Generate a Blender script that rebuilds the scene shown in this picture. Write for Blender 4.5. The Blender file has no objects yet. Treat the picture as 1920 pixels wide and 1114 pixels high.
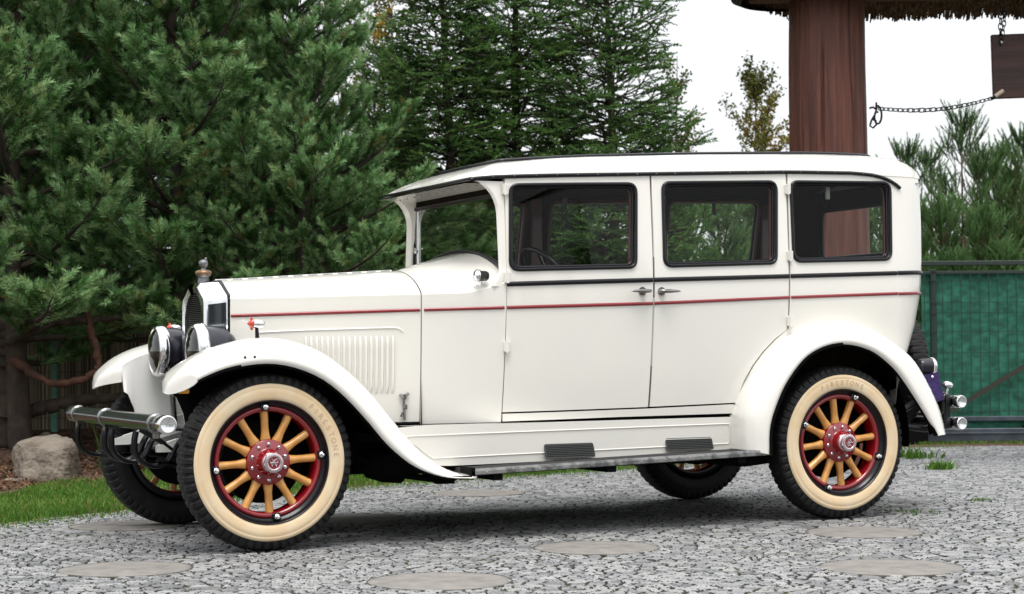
import bpy, math, random
import numpy as np
from mathutils import Vector, Matrix
from mathutils.geometry import delaunay_2d_cdt

R = math.radians
sc = bpy.context.scene
COL = sc.collection

# ------------------------------------------------------------------ camera
YAW, PITCH, ROLL = 0.4518, 0.0286, -0.0076
CAM = Vector((-2.7092, -8.9618, 0.9175))
FW = Vector((math.sin(YAW)*math.cos(PITCH), math.cos(YAW)*math.cos(PITCH), math.sin(PITCH)))
RT = Vector((math.cos(YAW), -math.sin(YAW), 0)); UPV = RT.cross(FW)
R2 = RT*math.cos(ROLL)+UPV*math.sin(ROLL); U2 = -RT*math.sin(ROLL)+UPV*math.cos(ROLL)
cam = bpy.data.cameras.new('camera'); camo = bpy.data.objects.new('camera', cam); COL.objects.link(camo)
camo.matrix_world = Matrix(((R2.x, U2.x, -FW.x, CAM.x), (R2.y, U2.y, -FW.y, CAM.y), (R2.z, U2.z, -FW.z, CAM.z), (0, 0, 0, 1)))
cam.sensor_width = 36; cam.lens = 65.0; cam.clip_end = 2000; cam.clip_start = .1
cam.dof.use_dof = True; cam.dof.focus_distance = 9.4; cam.dof.aperture_fstop = 5.0
sc.camera = camo

# ------------------------------------------------------------------ world, sun, exposure
world = bpy.data.worlds.new('World'); sc.world = world; world.use_nodes = True
wn = world.node_tree; wn.nodes.clear()
def WN(t): return wn.nodes.new(t)
wout = WN('ShaderNodeOutputWorld'); bg = WN('ShaderNodeBackground')
sky = WN('ShaderNodeTexSky'); sky.sky_type = 'NISHITA'; sky.sun_disc = False
SUN_EL, SUN_AZ = R(70), R(200)
sky.sun_elevation = SUN_EL; sky.sun_rotation = SUN_AZ
tc = WN('ShaderNodeTexCoord'); sep = WN('ShaderNodeSeparateXYZ')
ramp = WN('ShaderNodeValToRGB'); ramp.color_ramp.elements[0].position = 0.0; ramp.color_ramp.elements[0].color = (8.6, 8.75, 8.9, 1)
ramp.color_ramp.elements[1].position = 1.0; ramp.color_ramp.elements[1].color = (17.5, 17.8, 18.2, 1)
e = ramp.color_ramp.elements.new(.25); e.color = (9.9, 10.05, 10.2, 1)
noi = WN('ShaderNodeTexNoise'); noi.inputs['Scale'].default_value = 2.2; noi.inputs['Detail'].default_value = 5
mp = WN('ShaderNodeMapRange'); mp.inputs[1].default_value = .3; mp.inputs[2].default_value = .7; mp.inputs[3].default_value = .93; mp.inputs[4].default_value = 1.06
mulc = WN('ShaderNodeMix'); mulc.data_type = 'RGBA'; mulc.blend_type = 'MULTIPLY'; mulc.inputs['Factor'].default_value = 1
mixs = WN('ShaderNodeMix'); mixs.data_type = 'RGBA'; mixs.inputs['Factor'].default_value = .92
L = wn.links.new
L(tc.outputs['Generated'], sep.inputs[0]); L(sep.outputs['Z'], ramp.inputs[0]); L(tc.outputs['Generated'], noi.inputs['Vector'])
L(noi.outputs[0], mp.inputs[0]); L(ramp.outputs[0], mulc.inputs['A']); L(mp.outputs[0], mulc.inputs['B'])
L(sky.outputs[0], mixs.inputs['A']); L(mulc.outputs['Result'], mixs.inputs['B']); L(mixs.outputs['Result'], bg.inputs['Color'])
bg.inputs['Strength'].default_value = 0.092
L(bg.outputs[0], wout.inputs[0])
sl = bpy.data.lights.new('sun', 'SUN'); sl.energy = 2.1; sl.angle = R(26); sl.color = (1, .975, .94)
so = bpy.data.objects.new('sun', sl); COL.objects.link(so)
sd = Vector((math.sin(SUN_AZ)*math.cos(SUN_EL), math.cos(SUN_AZ)*math.cos(SUN_EL), math.sin(SUN_EL)))
so.rotation_euler = sd.to_track_quat('Z', 'Y').to_euler(); so.location = sd*30
sc.view_settings.view_transform = 'Standard'; sc.view_settings.look = 'None'
sc.view_settings.exposure = 0.36; sc.view_settings.gamma = 1
sc.render.engine = 'CYCLES'
sc.cycles.max_bounces = 8; sc.cycles.transparent_max_bounces = 16; sc.cycles.diffuse_bounces = 3; sc.cycles.glossy_bounces = 4
sc.cycles.use_denoising = True

random.seed(4); rng = np.random.default_rng(11)

# ------------------------------------------------------------------ materials
MATS = {}
def mat(name, col, rough=.5, metal=0., coat=0., bump=None, vary=None, spec=.5, **kw):
    """bump=(scale,strength[,stretch]); vary=(scale,col2,lo,hi[,stretch])"""
    m = bpy.data.materials.new(name); m.use_nodes = True; nt = m.node_tree
    b = nt.nodes['Principled BSDF']
    b.inputs['Base Color'].default_value = (*col, 1); b.inputs['Roughness'].default_value = rough
    b.inputs['Metallic'].default_value = metal; b.inputs['Coat Weight'].default_value = coat
    b.inputs['Coat Roughness'].default_value = .05; b.inputs['Specular IOR Level'].default_value = spec
    tcn = nt.nodes.new('ShaderNodeTexCoord')
    def coords(st):
        if not st: return tcn.outputs['Object']
        mpn = nt.nodes.new('ShaderNodeMapping'); mpn.inputs['Scale'].default_value = st
        nt.links.new(tcn.outputs['Object'], mpn.inputs[0]); return mpn.outputs[0]
    if vary:
        n = nt.nodes.new('ShaderNodeTexNoise'); n.inputs['Scale'].default_value = vary[0]; n.inputs['Detail'].default_value = 6
        nt.links.new(coords(vary[4] if len(vary) > 4 else None), n.inputs['Vector'])
        r = nt.nodes.new('ShaderNodeValToRGB'); r.color_ramp.elements[0].position = vary[2]; r.color_ramp.elements[1].position = vary[3]
        r.color_ramp.elements[0].color = (*col, 1); r.color_ramp.elements[1].color = (*vary[1], 1)
        nt.links.new(n.outputs[0], r.inputs[0]); nt.links.new(r.outputs[0], b.inputs['Base Color'])
    if bump:
        n = nt.nodes.new('ShaderNodeTexNoise'); n.inputs['Scale'].default_value = bump[0]; n.inputs['Detail'].default_value = 5
        nt.links.new(coords(bump[2] if len(bump) > 2 else None), n.inputs['Vector'])
        bp = nt.nodes.new('ShaderNodeBump'); bp.inputs['Strength'].default_value = bump[1]; bp.inputs['Distance'].default_value = kw.get('dist', .01)
        nt.links.new(n.outputs[0], bp.inputs['Height']); nt.links.new(bp.outputs[0], b.inputs['Normal'])
    MATS[name] = m; return m
PAINT = mat('ivory_paint', (.81, .782, .715), .25, coat=.9, vary=(1.6, (.765, .74, .69), .35, .7), bump=(2.2, .12))
BLACK = mat('black_enamel', (.004, .004, .006), .3, coat=.15, spec=.3)
INNER = mat('underbody_black', (.003, .003, .003), .8, spec=.1)
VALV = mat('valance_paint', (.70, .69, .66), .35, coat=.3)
RED = mat('red_pinstripe', (.23, .009, .015), .3, coat=.5)
RIMRED = mat('wheel_red', (.23, .005, .010), .22, coat=.8)
CHROME = mat('chrome', (.82, .82, .83), .09, 1, bump=(60, .03))
DCHROME = mat('aged_chrome', (.30, .30, .31), .25, 1, vary=(20, (.25, .24, .22), .45, .6))
TYRE = mat('tyre_rubber', (.006, .006, .0065), .6, bump=(90, .25), vary=(14, (.016, .0155, .015), .5, .75), dist=.004, spec=.3)
WWALL = mat('whitewall_rubber', (.74, .55, .335), .55, vary=(9, (.77, .63, .43), .4, .65), bump=(70, .12), dist=.003)
WTEXT = mat('whitewall_lettering', (.54, .38, .24), .6)
WOOD = mat('varnished_spoke_wood', (.72, .37, .10), .32, coat=.5, vary=(14, (.52, .215, .045), .42, .68, (1, 4, 4)), bump=(30, .15, (1, 4, 4)))
CLOTH = mat('interior_cloth', (.010, .008, .006), .9, spec=.08, vary=(30, (.016, .012, .008), .4, .6))
TRIMW = mat('interior_wood_trim', (.10, .022, .012), .4, coat=.3)
STEPM = mat('aluminium_edging', (.30, .30, .29), .45, .8, vary=(25, (.14, .14, .14), .45, .62))
RUB = mat('ribbed_rubber', (.02, .02, .021), .7, bump=(50, .3))
SCUFF = mat('scuff_plate', (.045, .048, .045), .5, .4, bump=(120, .4))
LAMPB = mat('lamp_black', (.008, .008, .016), .3, coat=.2)
PURP = mat('violet_lamp_cover', (.03, .012, .10), .45, bump=(40, .5))
AMBER = mat('amber_lens', (.75, .33, .03), .2, coat=.6)
REDL = mat('red_lens', (.55, .05, .02), .2, coat=.6)
HEX = mat('hub_cap_metal', (.62, .52, .54), .25, .9)
BRASS = mat('weathered_brass', (.33, .19, .10), .45, .7, vary=(40, (.12, .10, .08), .4, .6))
PEWT = mat('pewter', (.20, .20, .21), .4, .8, bump=(90, .4))
GRILLE = mat('radiator_core', (.02, .02, .02), .5, .5)
SHELLSIDE = mat('shell_side_reflection', (.03, .035, .04), .15, .5, coat=.5)  # dark reflection of the chrome side put into the base colour
def glass(name, tint=(.95, .98, .96), gl=1.0):
    m = bpy.data.materials.new(name); m.use_nodes = True; nt = m.node_tree; nt.nodes.clear()
    o = nt.nodes.new('ShaderNodeOutputMaterial'); mx = nt.nodes.new('ShaderNodeMixShader')
    t = nt.nodes.new('ShaderNodeBsdfTransparent'); t.inputs[0].default_value = (*tint, 1)
    g = nt.nodes.new('ShaderNodeBsdfGlossy'); g.inputs['Roughness'].default_value = .02
    f = nt.nodes.new('ShaderNodeFresnel'); f.inputs[0].default_value = 1.45
    mu = nt.nodes.new('ShaderNodeMath'); mu.operation = 'MULTIPLY'; mu.inputs[1].default_value = gl
    nt.links.new(f.outputs[0], mu.inputs[0]); nt.links.new(mu.outputs[0], mx.inputs[0])
    nt.links.new(t.outputs[0], mx.inputs[1]); nt.links.new(g.outputs[0], mx.inputs[2]); nt.links.new(mx.outputs[0], o.inputs[0])
    return m
GLASS = glass('window_glass', gl=.45); LENS = glass('lamp_lens_glass', (.55, .58, .56), 1.8)

# ------------------------------------------------------------------ mesh helpers
class MB:
    def __init__(s): s.v = []; s.f = []; s.m = []; s.sm = []; s.n = {}
    def add(s, v, f, m=0, smooth=True, nrm=None):
        o = len(s.v)
        if nrm: s.n.update({o+i: tuple(q) for i, q in enumerate(nrm)})
        s.v += [tuple(p) for p in v]; s.f += [tuple(i+o for i in q) for q in f]
        s.m += [m]*len(f); s.sm += [smooth]*len(f); return s
    def grid(s, P, m=0, cu=False, cv=False, smooth=True, flip=False):
        nu, nv = len(P), len(P[0]); f = []
        for i in range(nu if cu else nu-1):
            for j in range(nv if cv else nv-1):
                a, b, c, d = i*nv+j, ((i+1) % nu)*nv+j, ((i+1) % nu)*nv+(j+1) % nv, i*nv+(j+1) % nv
                f.append((a, d, c, b) if flip else (a, b, c, d))
        return s.add([p for r in P for p in r], f, m, smooth)
    def box(s, c, d, m=0, M=None, bev=0.0):
        x, y, z = d[0]/2, d[1]/2, d[2]/2
        if bev <= 0:
            v = [Vector((a*x, b*y, k*z)) for a in (-1, 1) for b in (-1, 1) for k in (-1, 1)]
            f = [(0, 1, 3, 2), (4, 6, 7, 5), (0, 4, 5, 1), (2, 3, 7, 6), (0, 2, 6, 4), (1, 5, 7, 3)]
        else:
            b = min(bev, x*.45, y*.45, z*.45); v = []; idx = {}
            for sx in (-1, 1):
                for sy in (-1, 1):
                    for sz in (-1, 1):
                        for ax in range(3):
                            p = [sx*(x-b), sy*(y-b), sz*(z-b)]; p[ax] += (sx, sy, sz)[ax]*b
                            idx[(sx, sy, sz, ax)] = len(v); v.append(Vector(p))
            f = []
            for ax in range(3):
                u, w = [a for a in range(3) if a != ax]
                for sg in (-1, 1):
                    q = []
                    for (p1, p2) in ((-1, -1), (1, -1), (1, 1), (-1, 1)):
                        k = [0, 0, 0]; k[ax] = sg; k[u] = p1; k[w] = p2; q.append(idx[(*k, ax)])
                    f.append(tuple(q))
            for ax in range(3):
                u, w = [a for a in range(3) if a != ax]
                for p1 in (-1, 1):
                    for p2 in (-1, 1):
                        k0 = [0, 0, 0]; k0[ax] = -1; k0[u] = p1; k0[w] = p2; k1 = list(k0); k1[ax] = 1
                        f.append((idx[(*k0, u)], idx[(*k1, u)], idx[(*k1, w)], idx[(*k0, w)]))
            for sx in (-1, 1):
                for sy in (-1, 1):
                    for sz in (-1, 1): f.append(tuple(idx[(sx, sy, sz, a)] for a in range(3)))
        if M is not None: v = [M @ p for p in v]
        return s.add([p+Vector(c) for p in v], f, m, False)
    def tube(s, path, r, n=10, m=0, closed=False, caps=True, sx=1.0):
        path = [Vector(p) for p in path]; k = len(path); P = []
        rr = r if isinstance(r, (list, tuple)) else [r]*k
        t0 = (path[1]-path[0]).normalized(); up = Vector((0, 0, 1)) if abs(t0.z) < .9 else Vector((1, 0, 0))
        prev = up
        for i in range(k):
            if closed: t = path[(i+1) % k]-path[i-1]
            else: t = path[min(i+1, k-1)]-path[max(i-1, 0)]
            t = t.normalized() if t.length > 1e-9 else t0
            a = (prev-t*prev.dot(t)); a = a.normalized() if a.length > 1e-6 else t.orthogonal().normalized(); b = t.cross(a); prev = a
            P.append([path[i]+a*rr[i]*math.cos(q)+b*rr[i]*sx*math.sin(q) for q in [2*math.pi*j/n for j in range(n)]])
        s.grid(P, m, cu=closed, cv=True)
        if caps and not closed:
            s.add(P[0], [tuple(range(n))], m, False); s.add(P[-1], [tuple(range(n))[::-1]], m, False)
        return s
    def lathe(s, prof, o=(0, 0, 0), ax=(0, -1, 0), n=32, m=0, smooth=True):
        """prof = [(radius, height along axis)]"""
        ax = Vector(ax).normalized(); a = ax.orthogonal().normalized(); b = ax.cross(a); o = Vector(o)
        P = [[o+ax*h+(a*math.cos(q)+b*math.sin(q))*r for q in [2*math.pi*j/n for j in range(n)]] for r, h in prof]
        return s.grid(P, m, cv=True, smooth=smooth)
    def build(s, name, mats, parent=None, recalc=True, sharp=None):
        me = bpy.data.meshes.new(name); me.from_pydata([tuple(p) for p in s.v], [], s.f)
        for m in (mats if isinstance(mats, (list, tuple)) else [mats]): me.materials.append(m)
        me.polygons.foreach_set('material_index', s.m); me.polygons.foreach_set('use_smooth', s.sm)
        if recalc:
            import bmesh
            bm = bmesh.new(); bm.from_mesh(me); bmesh.ops.recalc_face_normals(bm, faces=bm.faces[:]); bm.to_mesh(me); bm.free()
        if sharp: me.set_sharp_from_angle(angle=R(sharp))
        me.update()
        if s.n: me.normals_split_custom_set_from_vertices([s.n.get(i, (0, 0, 0)) for i in range(len(s.v))])
        o = bpy.data.objects.new(name, me); COL.objects.link(o)
        if parent is not None: o.parent = parent
        return o
def tag(o, label=None, cat=None, group=None, kind=None):
    if label: o['label'] = label
    if cat: o['category'] = cat
    if group: o['group'] = group
    if kind: o['kind'] = kind
    return o
def empty(name, loc=(0, 0, 0), rz=0):
    o = bpy.data.objects.new(name, None); COL.objects.link(o); o.location = loc; o.rotation_euler = (0, 0, rz); o.empty_display_size = .2
    return o
def copy_tree(o, parent=None):
    c = o.copy(); COL.objects.link(c); c.parent = parent
    for ch in list(o.children): copy_tree(ch, c)
    return c
def interp(x, xs, ys): return float(np.interp(x, xs, ys))
def cr(pts, n):
    """Catmull-Rom resample by index to n points"""
    P = [np.array(p, float) for p in pts]; P = [2*P[0]-P[1]]+P+[2*P[-1]-P[-2]]; out = []
    for k in range(n):
        t = k/(n-1)*(len(P)-3); i = min(int(t), len(P)-4); t -= i
        a, b, c, d = P[i:i+4]
        out.append(.5*((2*b)+(-a+c)*t+(2*a-5*b+4*c-d)*t*t+(-a+3*b-3*c+d)*t**3))
    return out
def shell(mb, P, D, mo=0, mi=1, cu=False, cv=False, rim=None):
    """two layers: P outer, P+D inner, rim all round"""
    Q = [[Vector(P[i][j])+Vector(D[i][j]) for j in range(len(P[0]))] for i in range(len(P))]
    P = [[Vector(p) for p in r] for r in P]
    mb.grid(P, mo, cu, cv); mb.grid(Q, mi, cu, cv, flip=True); rim = mo if rim is None else rim
    if not cu: mb.grid([P[0], Q[0]], rim, cv=cv, smooth=False); mb.grid([P[-1], Q[-1]], rim, cv=cv, smooth=False)
    if not cv:
        mb.grid([[r[0] for r in P], [r[0] for r in Q]], rim, smooth=False); mb.grid([[r[-1] for r in P], [r[-1] for r in Q]], rim, smooth=False)
def inpoly(p, poly):
    x, y = p; c = False; n = len(poly); j = n-1
    for i in range(n):
        xi, yi = poly[i]; xj, yj = poly[j]
        if (yi > y) != (yj > y) and x < (xj-xi)*(y-yi)/(yj-yi)+xi: c = not c
        j = i
    return c
def densify(poly, step=.06):
    out = []
    for i, a in enumerate(poly):
        b = poly[(i+1) % len(poly)]; n = max(1, int(math.dist(a, b)/step+.5))
        for k in range(n): out.append((a[0]+(b[0]-a[0])*k/n, a[1]+(b[1]-a[1])*k/n))
    return out
def rrect(pts, r, n=5):
    """round the corners of a polygon"""
    out = []
    k = len(pts)
    for i in range(k):
        p = Vector(pts[i]); a = (Vector(pts[i-1])-p); b = (Vector(pts[(i+1) % k])-p)
        a.normalize(); b.normalize(); half = math.acos(max(-1, min(1, a.dot(b))))/2; dd = r/math.tan(half)
        s0, s1 = p+a*dd, p+b*dd
        for j in range(n+1):
            t = j/n; q = (1-t)**2*s0+2*t*(1-t)*(p*.35+(s0+s1)/2*.65 if False else p)+t*t*s1; out.append((q.x, q.y))
    return out
def cdt_panel(mb, outer, holes, fn, inw, mo=0, mi=1, step=.07):
    """outer/holes polygons in (x,z); fn(x,z)->Vector; inw = inward vector"""
    outer = densify(outer, step); holes = [densify(h, step) for h in holes]
    vs = []; es = []
    for loop in [outer]+holes:
        o = len(vs); vs += [Vector(p) for p in loop]; es += [(o+i, o+(i+1) % len(loop)) for i in range(len(loop))]
    xs = [p[0] for p in outer]; zs = [p[1] for p in outer]
    gx = np.arange(min(xs)+step*.7, max(xs), step*1.3); gz = np.arange(min(zs)+step*.7, max(zs), step*1.3)
    allb = np.array([tuple(v) for v in vs])
    for x in gx:
        for z in gz:
            if inpoly((x, z), outer) and not any(inpoly((x, z), h) for h in holes):
                if np.min((allb[:, 0]-x)**2+(allb[:, 1]-z)**2) > (step*.45)**2: vs.append(Vector((x, z)))
    V, E, F, *_ = delaunay_2d_cdt(vs, es, [], 0, 1e-6)
    keep = []
    for f in F:
        c = sum((V[i] for i in f), Vector((0, 0)))/len(f)
        if inpoly(c, outer) and not any(inpoly(c, h) for h in holes): keep.append(tuple(f))
    P = [fn(v.x, v.y) for v in V]; Q = [p+Vector(inw) for p in P]
    NN = []
    for v in V:
        e_ = .02; tx = fn(v.x+e_, v.y)-fn(v.x-e_, v.y); tz = fn(v.x, v.y+e_)-fn(v.x, v.y-e_); nn = tx.cross(tz).normalized()
        if nn.dot(Vector(inw)) > 0: nn = -nn
        NN.append(nn)
    if keep:
        a_, b_, c_ = (P[i] for i in keep[0][:3])
        if (b_-a_).cross(c_-a_).dot(Vector(inw)) > 0: keep = [f[::-1] for f in keep]
    mb.add(P, keep, mo, nrm=NN); mb.add(Q, [f[::-1] for f in keep], mi)
    cnt = {}
    for f in keep:
        for i in range(len(f)):
            a, b = f[i], f[(i+1) % len(f)]; cnt[(a, b)] = 1
    for (a, b) in cnt:
        if (b, a) not in cnt: mb.add([P[a], P[b], Q[b], Q[a]], [(0, 1, 2, 3)], mo, False)

# ================================================================== THE CAR
car = empty('vintage_sedan'); tag(car, 'ivory vintage sedan with wooden spoked wheels and red pinstripe on cobbles', 'car')
WX = [-.03, .4, .9, 1.25, 1.6, 2.1, 3.0, 3.7]; WY = [.27, .375, .50, .635, .69, .715, .72, .72]
def smooth_table(xs, ys, sig):
    X_ = np.arange(xs[0]-1, xs[-1]+1, .01); Y_ = np.interp(X_, xs, ys)
    Y_ = np.where(X_ < xs[0], ys[0]+(X_-xs[0])*(ys[1]-ys[0])/(xs[1]-xs[0]), Y_); Y_ = np.where(X_ > xs[-1], ys[-1]+(X_-xs[-1])*(ys[-1]-ys[-2])/(xs[-1]-xs[-2]), Y_)
    k = np.exp(-.5*(np.arange(-40, 41)*.01/sig)**2); k /= k.sum(); Ys = np.convolve(Y_, k, 'same'); Ys[:41] = Y_[:41]; Ys[-41:] = Y_[-41:]
    return lambda x: float(np.interp(x, X_, Ys))
W = smooth_table(WX, WY, .09)
prof = smooth_table([.5, .8, 1.2, 1.3, 1.85], [.93, .975, 1, .995, .915], .08)
def BP(side, off=0.):
    return lambda x, z: Vector((x, side*(W(x)*prof(z)+off), z))
def zg(X): return interp(X, [1.085, 1.166, 1.325, 2.064, 2.99, 3.412, 3.66], [1.762, 1.779, 1.790, 1.822, 1.865, 1.874, 1.866])
def zbelt(X): return interp(X, [1.288, 2.083, 2.929, 3.826], [1.246, 1.272, 1.300, 1.331])
def zred(X): return interp(X, [-.013, .892, 1.28, 2.087, 2.925, 3.805], [1.094, 1.12, 1.129, 1.151, 1.186, 1.218])

def molding(mb, side, x0, x1, zf, h, off, m=0, n=24, ends=True):
    P = []
    for i in range(n+1):
        x = x0+(x1-x0)*i/n; z = zf(x); row = []
        for k in range(7):
            a = -math.pi/2+math.pi*k/6
            row.append(Vector((x, side*(W(x)*prof(z)+.001+off*math.cos(a)), z+h/2*math.sin(a))))
        P.append(row)
    mb.grid(P, m)
    if ends: mb.add(P[0], [tuple(range(7))], m, False); mb.add(P[-1], [tuple(range(7))], m, False)

RD_EDGE = [(2.619, .630), (2.662, .743), (2.712, .825), (2.774, .897), (2.85, .965), (2.928, 1.015)]
FD = [(1.290, .606), (2.086, .618), (2.120, 1.815), (1.316, 1.779)]
RDp = [(2.097, .619)]+RD_EDGE+[(2.966, 1.855), (2.131, 1.816)]
FW_ = rrect([(1.321, 1.318), (2.006, 1.338), (2.036, 1.771), (1.342, 1.747)], .045)
RW_ = rrect([(2.175, 1.345), (2.863, 1.371), (2.9, 1.81), (2.194, 1.781)], .045)
QW_ = rrect([(2.977, 1.381), (3.621, 1.402), (3.655, 1.829), (2.993, 1.813)], .05)

def inset(poly, d):
    c = Vector((sum(p[0] for p in poly)/len(poly), sum(p[1] for p in poly)/len(poly)))
    sx = max(p[0] for p in poly)-min(p[0] for p in poly); sz = max(p[1] for p in poly)-min(p[1] for p in poly)
    return [(c.x+(p[0]-c.x)*(1-2*d/sx), c.y+(p[1]-c.y)*(1-2*d/sz)) for p in poly]

def window_parts(parent, poly, side):
    f = MB(); fn = BP(side, .003)
    poly = densify(poly, .07)
    f.tube([fn(*p) for p in poly], .0095, 8, 0, closed=True)
    g = inset(poly, .012)
    f.tube([BP(side, -.014)(*p) for p in g], .009, 6, 0, closed=True)
    wf = f.build('window_frame', BLACK, parent)
    w = MB(); w.tube([BP(side, -.042)(*p) for p in inset(poly, .006)], .013, 6, 0, closed=True); w.build('garnish_trim', TRIMW, parent)
    p = MB(); V = [BP(side, -.016)(*q) for q in densify(inset(poly, .008), .15)]
    p.add(V, [tuple(range(len(V)))], 0, False); p.build('window_pane', GLASS, parent, recalc=False)
def hinge(parent, x, z, side):
    m = MB(); c = BP(side, .010)(x, z)
    m.box(c, (.030, .022, .052), 0, bev=.003)
    m.tube([c+Vector((-.004, side*.011, -.030)), c+Vector((-.004, side*.011, .030))], .008, 8)
    m.build('hinge', PAINT, parent, sharp=30)
def door_handle(parent, x, z, side, d):
    m = MB(); c = BP(side, 0)(x, z); o = Vector((0, side, 0))
    m.lathe([(.0, .002), (.022, .002), (.022, .006), (.012, .012), (.009, .045), (0, .047)], c, o, 16)
    L0 = .095
    m.lathe([(0, -.03), (.008, -.027), (.0105, 0), (.010, .03), (.006, L0*.8), (0, L0)], c+o*.045, (d, 0, 0), 12)
    m.build('door_handle', DCHROME, parent)
def door(name, poly, win, side, sgn):
    m = MB(); cdt_panel(m, poly, [win], BP(side), (0, -side*.034, 0))
    o = m.build(name, [PAINT, CLOTH], car, recalc=False)
    window_parts(o, win, side)
    x0, x1 = poly[0][0]+.012, max(p[0] for p in poly)-.035
    if name == 'front_door': x0, x1 = 1.302, 2.100
    else: x0, x1 = 2.110, 2.942
    b = MB(); molding(b, side, x0, x1, zbelt, .024, .010); b.build('belt_molding', BLACK, o)
    b = MB(); molding(b, side, x0, x1, zred, .017, .007); b.build('red_molding', RED, o)
    return o
for side in (-1, 1):
    d = door('front_door', FD, FW_, side, 1)
    door_handle(d, 2.040, 1.214, side, -1)
    for x, z in ((1.312, 1.725), (1.303, 1.281), (1.300, .934)): hinge(d, x, z, side)
    d = door('rear_door', RDp, RW_, side, 1)
    door_handle(d, 2.152, 1.214, side, 1)
    for x, z in ((2.965, 1.771), (2.950, 1.41), (2.937, 1.06)): hinge(d, x, z, side)
    # quarter panel: dogleg strip + quarter with window, over the rear fender
    q = MB()
    arch = [(2.60, .560), (2.63, .62), (2.70, .75), (2.80, .86), (2.92, .955), (3.05, 1.005), (3.244, 1.02), (3.40, 1.0), (3.55, .93), (3.66, .86)]
    ow = [(x+.011, z) for x, z in reversed(RD_EDGE)]
    poly = arch+[(3.66, zg(3.66)), (3.41, zg(3.41)), (2.978, 1.862)]+[(2.938, 1.02)]+ow[1:]+[(2.628, .60)]
    cdt_panel(q, poly, [QW_], BP(side), (0, -side*.034, 0), step=.06)
    o = q.build('quarter_panel', [PAINT, CLOTH], car, recalc=False)
    window_parts(o, QW_, side)
    b = MB(); molding(b, side, 2.952, 3.655, zbelt, .024, .010); b.build('belt_molding', BLACK, o)
    b = MB(); molding(b, side, 2.952, 3.655, zred, .017, .007); b.build('red_molding', RED, o)
    # sill band
    s = MB(); cdt_panel(s, [(1.292, .560), (1.919, .570), (2.600, .574), (2.615, .610), (2.6, .622), (2.092, .610), (1.290, .598)], [], BP(side, .002), (0, -side*.02, 0))
    s.build('sill', [PAINT, INNER], car, recalc=False)
    s = MB(); s.grid([[BP(side, -.03)(x, z) for x in np.linspace(.92, 2.60, 14)] for z in (.545, .61)]); s.build('sill_gap_shade', INNER, car)  # black sheet put in for the shade between sill and apron
    # dark jambs behind the door gaps
    for x0, x1, za, zb in ((1.296, 1.34, .62, 1.79), (2.04, 2.16, .62, 1.82)):
        s = MB()
        s.box(((x0+x1)/2, side*(W(x0)*.985-.055), .93), (x1-x0+.02, .03, .62)); s.build('door_jamb', INNER, car)

# --- rear tub
XE = ([.60, .80, .89, 1.04, 1.22, 1.34, 1.61, 1.825, 1.866], [3.66, 3.785, 3.836, 3.903, 3.942, 3.957, 3.981, 3.99, 3.985])
def tub_row(z, r=.25, n=8):
    w = .72*prof(z); xe = interp(z, *XE); xc = max(xe-r, 3.66); pts = [(3.66, -w)]
    if xc > 3.661: pts.append((xc, -w))
    else: pts.append((3.661, -w))
    rr = xe-xc
    for k in range(1, n+1):
        a = math.pi/2*k/n; pts.append((xc+rr*math.sin(a), -w+r*(1-math.cos(a))))
    half = pts+[(xe, y) for y in (-.43, -.3, -.15, 0)]
    return half+[(x, -y) for x, y in half[-2::-1]]
zs = sorted(set([.60, .68, .74, .80, .86, .92, .98, 1.04, 1.1, 1.16, 1.22, 1.28, 1.34, 1.4, 1.46, 1.53, 1.6, 1.68, 1.755, 1.80, 1.84, 1.866]))
rows = [tub_row(z) for z in zs]
t = MB(); P = [[Vector((x, y, z)) for x, y in r] for r, z in zip(rows, zs)]
nr = len(P[0]); cx_ = Vector((3.3, 0, 1.3))
for lay, (off, mi_) in enumerate(((0, 0), (.03, 1))):
    Q = [[p if not off else p+Vector((-(p.x-3.3)/max(.4, abs(p.x-3.3))*off*1.0, -p.y*off/.7, 0)) for p in r] for r in P]
    V = [p for r in Q for p in r]; F = []
    for i in range(len(zs)-1):
        for j in range(nr-1):
            zc = (zs[i]+zs[i+1])/2; yc = (P[i][j].y+P[i][j+1].y)/2; xc = (P[i][j].x+P[i][j+1].x)/2
            if abs(yc) < .43 and xc > 3.9 and 1.46 < zc < 1.755: continue
            a, b, c, d_ = i*nr+j, i*nr+j+1, (i+1)*nr+j+1, (i+1)*nr+j
            F.append((a, b, c, d_) if not off else (a, d_, c, b))
    t.add(V, F, mi_)
tub = t.build('rear_body_panel', [PAINT, CLOTH], car, recalc=False)
b = MB()
for zf, h, off, mi_ in ((1.331, .024, .010, 0), (1.216, .017, .007, 1)):
    r = tub_row(zf); PP = []
    for j, (x, y) in enumerate(r):
        t0 = Vector(r[min(j+1, nr-1)])-Vector(r[max(j-1, 0)]); nn = Vector((t0.y, -t0.x)).normalized()
        dz = (zf-.006 if j == 0 else zf) if j < nr-1 else zf-.006
        dz = zf-.005*max(0, 1-(x-3.66)/.15)
        PP.append([Vector((x+nn.x*(.001+off*math.cos(a)), y+nn.y*(.001+off*math.cos(a)), dz+h/2*math.sin(a))) for a in [-math.pi/2+math.pi*k/6 for k in range(7)]])
    b.grid(PP, mi_)
b.build('body_molding', [BLACK, RED], tub)
b = MB(); b.tube([(3.975, y, z) for y, z in rrect([(-.43, 1.46), (.43, 1.46), (.43, 1.755), (-.43, 1.755)], .05)], .014, 6, 0, closed=True); b.build('rear_window_frame', BLACK, tub)

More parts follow.
